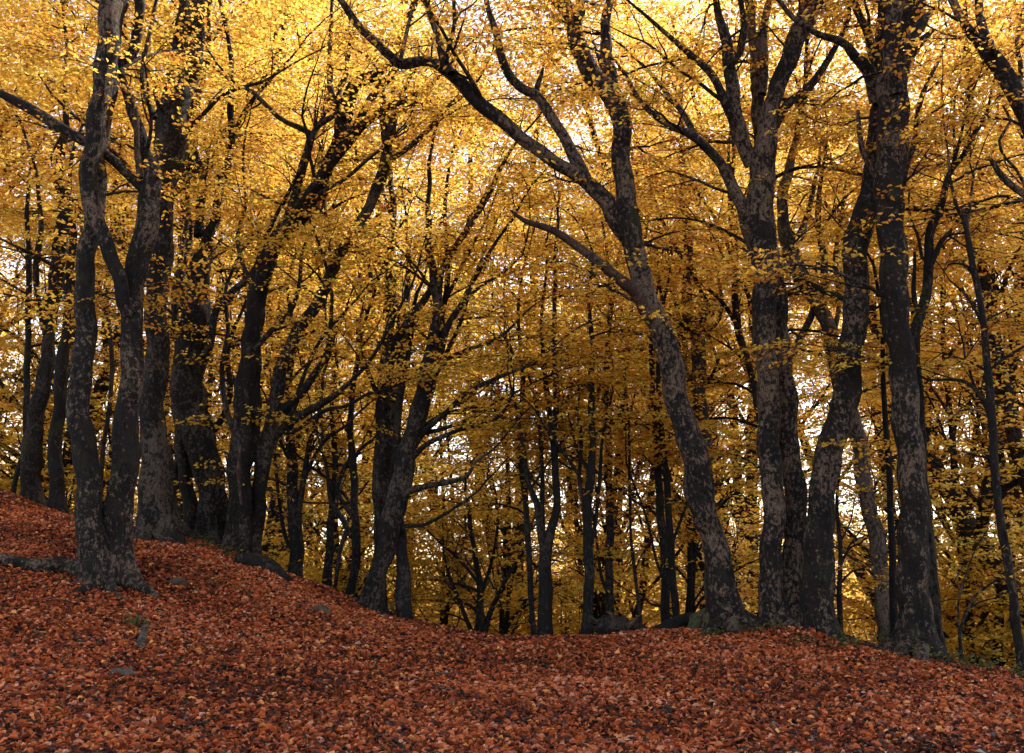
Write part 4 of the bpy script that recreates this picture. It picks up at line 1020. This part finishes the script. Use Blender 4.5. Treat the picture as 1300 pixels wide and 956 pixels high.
# cut stump beside the leaning beech
sb = ground_pt(896, 803, 13.2); g = Geo()
P = np.array([[0, 0, -0.2], [0, 0, 0.0], [0, 0, 0.1], [0, 0, 0.2], [0, 0, 0.225]]); tube(g, P, np.array([0.27, 0.23, 0.19, 0.175, 0.165]), 20, lump=0.3, seed=9, cap=True)
st = empty('cut_stump', sb); tag(st, 'low mossy cut stump at the left foot of the big leaning beech', 'stump')
def mossmat():
    m, t, out = newmat('moss')
    vec, _ = mapping(t, (1, 1, 1)); n = noise(t, vec, 18, 5, 0.7)
    c = ramp(t, n, [(0.35, (0.015, 0.014, 0.007)), (0.6, (0.045, 0.048, 0.014)), (0.8, (0.09, 0.08, 0.025))])
    p = t.nodes.new('ShaderNodeBsdfPrincipled'); p.inputs['Roughness'].default_value = 1.0
    t.links.new(c, p.inputs['Base Color']); b = t.nodes.new('ShaderNodeBump'); b.inputs['Distance'].default_value = 0.02
    t.links.new(n, b.inputs['Height']); t.links.new(b.outputs[0], p.inputs['Normal']); t.links.new(p.outputs[0], out.inputs[0]); return m
M['moss'] = mossmat()
g.build('stump_body', M['moss'], st)
g = Geo(); P = np.array([[0, 0, 0.215], [0, 0, 0.24], [0.0, 0, 0.246]]); tube(g, P, np.array([0.15, 0.15, 0.06]), 18, lump=0.05, seed=2); g.build('cut_face', M['dead'], st)
log('fallen_log', 'dark rotting log at the foot of the leaning twisted stems, left side', [(300, 716, 18), (322, 722, 26), (342, 728, 24), (366, 742, 14)], lift=0.5, seed=12)
log('fallen_branch', 'short dark log half sunk in the leaves uphill of the crest path', [(228, 708, 7), (245, 711, 9), (262, 718, 6)], seed=13)
log('fallen_branch', 'dark flat branch lying right of the upright wood chunk', [(205, 813, 7), (225, 817, 10), (243, 823, 9), (259, 828, 5)], seed=14, lift=0.2)
log('wood_chunk', 'pale upright wood chunk beside the grass tuft below the forked pair', [(178, 828, 9), (180, 818, 12), (184, 800, 11), (188, 794, 7)], seed=15, mat='bark_pale', lift=0.8, cat='wood chunk')
log('stick', 'short weathered stick on the leaves near the lower edge', [(266, 853, 3), (276, 846, 5), (286, 837, 4)], seed=16, cat='stick', lift=0.8)
log('stick', 'thin bare stick on the leaves right of the dark flat branch', [(228, 828, 3), (236, 822, 3), (243, 816, 3)], seed=17, cat='stick', mat='dead', lift=1.2)
log('stick', 'thin crooked stick at the crest below the slim forked tree', [(292, 716, 3), (306, 708, 3), (322, 699, 2)], seed=18, cat='stick', mat='bark_pale', lift=2.0)
log('stick', 'arched bare twig on the slope right of the forked pair', [(299, 742, 2), (306, 738, 2.5), (316, 745, 2), (322, 758, 2)], seed=19, cat='stick', mat='dead', lift=2.5)
log('stick', 'thin bare stick leaning against the right foot of the leaning beech', [(935, 795, 3), (922, 788, 3), (905, 780, 3)], seed=20, cat='stick', mat='bark_pale', lift=3)
stone('flat brownish stone in the leaves right of the forked pair', 224, 743, 27, 6, 1)
stone('dark half-buried stone at the lower left edge of the slope', 152, 862, 38, 9, 2)
stone('small dark stone right of the dark half-buried stone', 194, 864, 18, 5, 3)
stone('mossy dark mound-like stone halfway down the slope', 405, 779, 26, 7, 4)
stone('small dark stone near the arched twig', 300, 752, 12, 4, 5)

R = np.random.default_rng(404); TW_ = []
for k in range(26):
    y_ = R.uniform(7.2, 13.5); x_ = R.uniform(-0.47, 0.47) * y_; a = R.uniform(0, 6.28); ln = R.uniform(0.25, 0.8)
    o_ = np.array([x_, y_, hz(x_, y_)]); pp = []
    for f in np.linspace(0, 1, 5):
        aa = a + 0.5 * math.sin(f * 3 + k); q = o_ + np.array([math.cos(aa), math.sin(aa), 0]) * ln * f
        pp.append([q[0] - o_[0], q[1] - o_[1], hz(q[0], q[1]) - o_[2] + 0.035 + 0.03 * math.sin(f * 3.1)])
    g = Geo(); PP, RR = smooth_path(pp, np.linspace(0.010, 0.004, 5) * R.uniform(0.7, 1.3), 0.05); tube(g, PP, RR, 6, lump=0.1, seed=k)
    o = g.build('fallen_twig', M['bark_pale' if k % 3 == 0 else 'bark_dim']); o.location = o_
    px = W0 / 2 + FPX * x_ / (y_ * cp); kk = min(len(LAND) - 2, max(q for q in range(len(LAND) - 1) if LAND[q][0] <= max(px, -399)))
    TW_.append((y_, kk, o))
seen = {}
for y_, kk, o in sorted(TW_, key=lambda q: q[0]):
    n = seen.get(kk, 0); seen[kk] = n + 1
    tag(o, 'thin fallen twig, %s in front between %s and %s' % (RANK[n], LAND[kk][1], LAND[kk + 1][1]), 'twig', 'fallen twigs on the leaf carpet')
# low green plants
def plant(label, px, py, n, spread, hgt, seed, grass=False, yg=13.0, name=None):
    p0 = ground_pt(px, py, yg); R = np.random.default_rng(seed)
    root = empty(name or ('grass_tuft' if grass else 'ground_plant'), p0); g = Geo(); s = Geo()
    for k in range(n):
        a = R.uniform(0, 6.28); rr = spread * R.random() ** 0.7
        b = np.array([math.cos(a) * rr, math.sin(a) * rr * 0.6, 0.0]); b[2] = hz(p0[0] + b[0], p0[1] + b[1]) - p0[2]
        if grass:
            h = hgt * R.uniform(0.6, 1.2); d = np.array([math.cos(a), math.sin(a), 0]) * h * R.uniform(0.3, 0.9)
            w = np.array([-math.sin(a), math.cos(a), 0]) * 0.006
            m1 = b + d * 0.4 + np.array([0, 0, h * 0.75]); tp = b + d + np.array([0, 0, h * R.uniform(0.5, 1.0)])
            g.add([b - w, b + w, m1 + w * .8, m1 - w * .8, tp], [[0, 1, 2, 3]], [[3, 2, 4]], t4=[R.random()], t3=[R.random()])
        else:
            h = hgt * R.uniform(0.4, 1.1); tp = b + np.array([R.normal() * 0.04, R.normal() * 0.04, h])
            tube(s, np.array([b, (b + tp) / 2 + R.normal(size=3) * 0.01, tp]), [0.003, 0.0025, 0.0015], 3)
            m = R.integers(4, 9)
            lv = leaf_local(m, 0.065, 0.034, R); az = R.uniform(0, 6.28, m)
            Fm = frames(np.stack([np.cos(az), np.sin(az), R.normal(size=m) * 0.3], -1), np.array([0, 0, 1.0]) + R.normal(size=(m, 3)) * 0.3)
            V = np.einsum('nvi,nij->nvj', lv, Fm) + (b + (tp - b) * R.uniform(0.35, 1, m)[:, None])[:, None, :]
            g.add(V.reshape(-1, 3), (np.arange(m)[:, None, None] * 6 + LF[None]).reshape(-1, 4), t4=np.repeat(R.random(m), 2))
    g.build('blades' if grass else 'leaves', M['green'], root, smooth=False, tint=True)
    if s.n: s.build('stems', M['twig'], root)
    tag(root, label, 'grass' if grass else 'plant')
    return root
plant('small green grass tuft beside the pale wood chunk', 172, 800, 60, 0.10, 0.16, 1, grass=True)
plant('sparse green tuft on the slope right of the brownish stone', 270, 742, 50, 0.25, 0.10, 2, grass=True)
plant('low leafy plants in front of the mossy cut stump', 900, 812, 14, 0.45, 0.18, 3)
plant('low leafy plants at the right foot of the leaning beech', 968, 806, 10, 0.30, 0.20, 4)
plant('ragged undergrowth in front of the reddish-brown speckled trunk', 1040, 822, 16, 0.6, 0.22, 5)
plant('leafy undergrowth at the foot of the massive upright trunk', 1120, 832, 18, 0.6, 0.26, 6)
plant('leafy undergrowth right of the narrow hugging trunk', 1215, 852, 16, 0.5, 0.26, 7)
plant('low undergrowth at the crest in front of the broad fan-branched beech', 490, 782, 26, 0.5, 0.2, 8)
plant('low undergrowth at the foot of the thick dark beech', 215, 680, 26, 0.5, 0.22, 9)
plant('low undergrowth by the dark rotting log at left', 280, 705, 24, 0.5, 0.2, 10)
plant('leafy undergrowth below the slim curving tree at the right edge', 1280, 864, 14, 0.5, 0.22, 11)
print('HEROES', HEROES, 'total sprays', sum(n for _, n in HEROES))
print('faces', sum(len(m.polygons) for m in bpy.data.meshes))
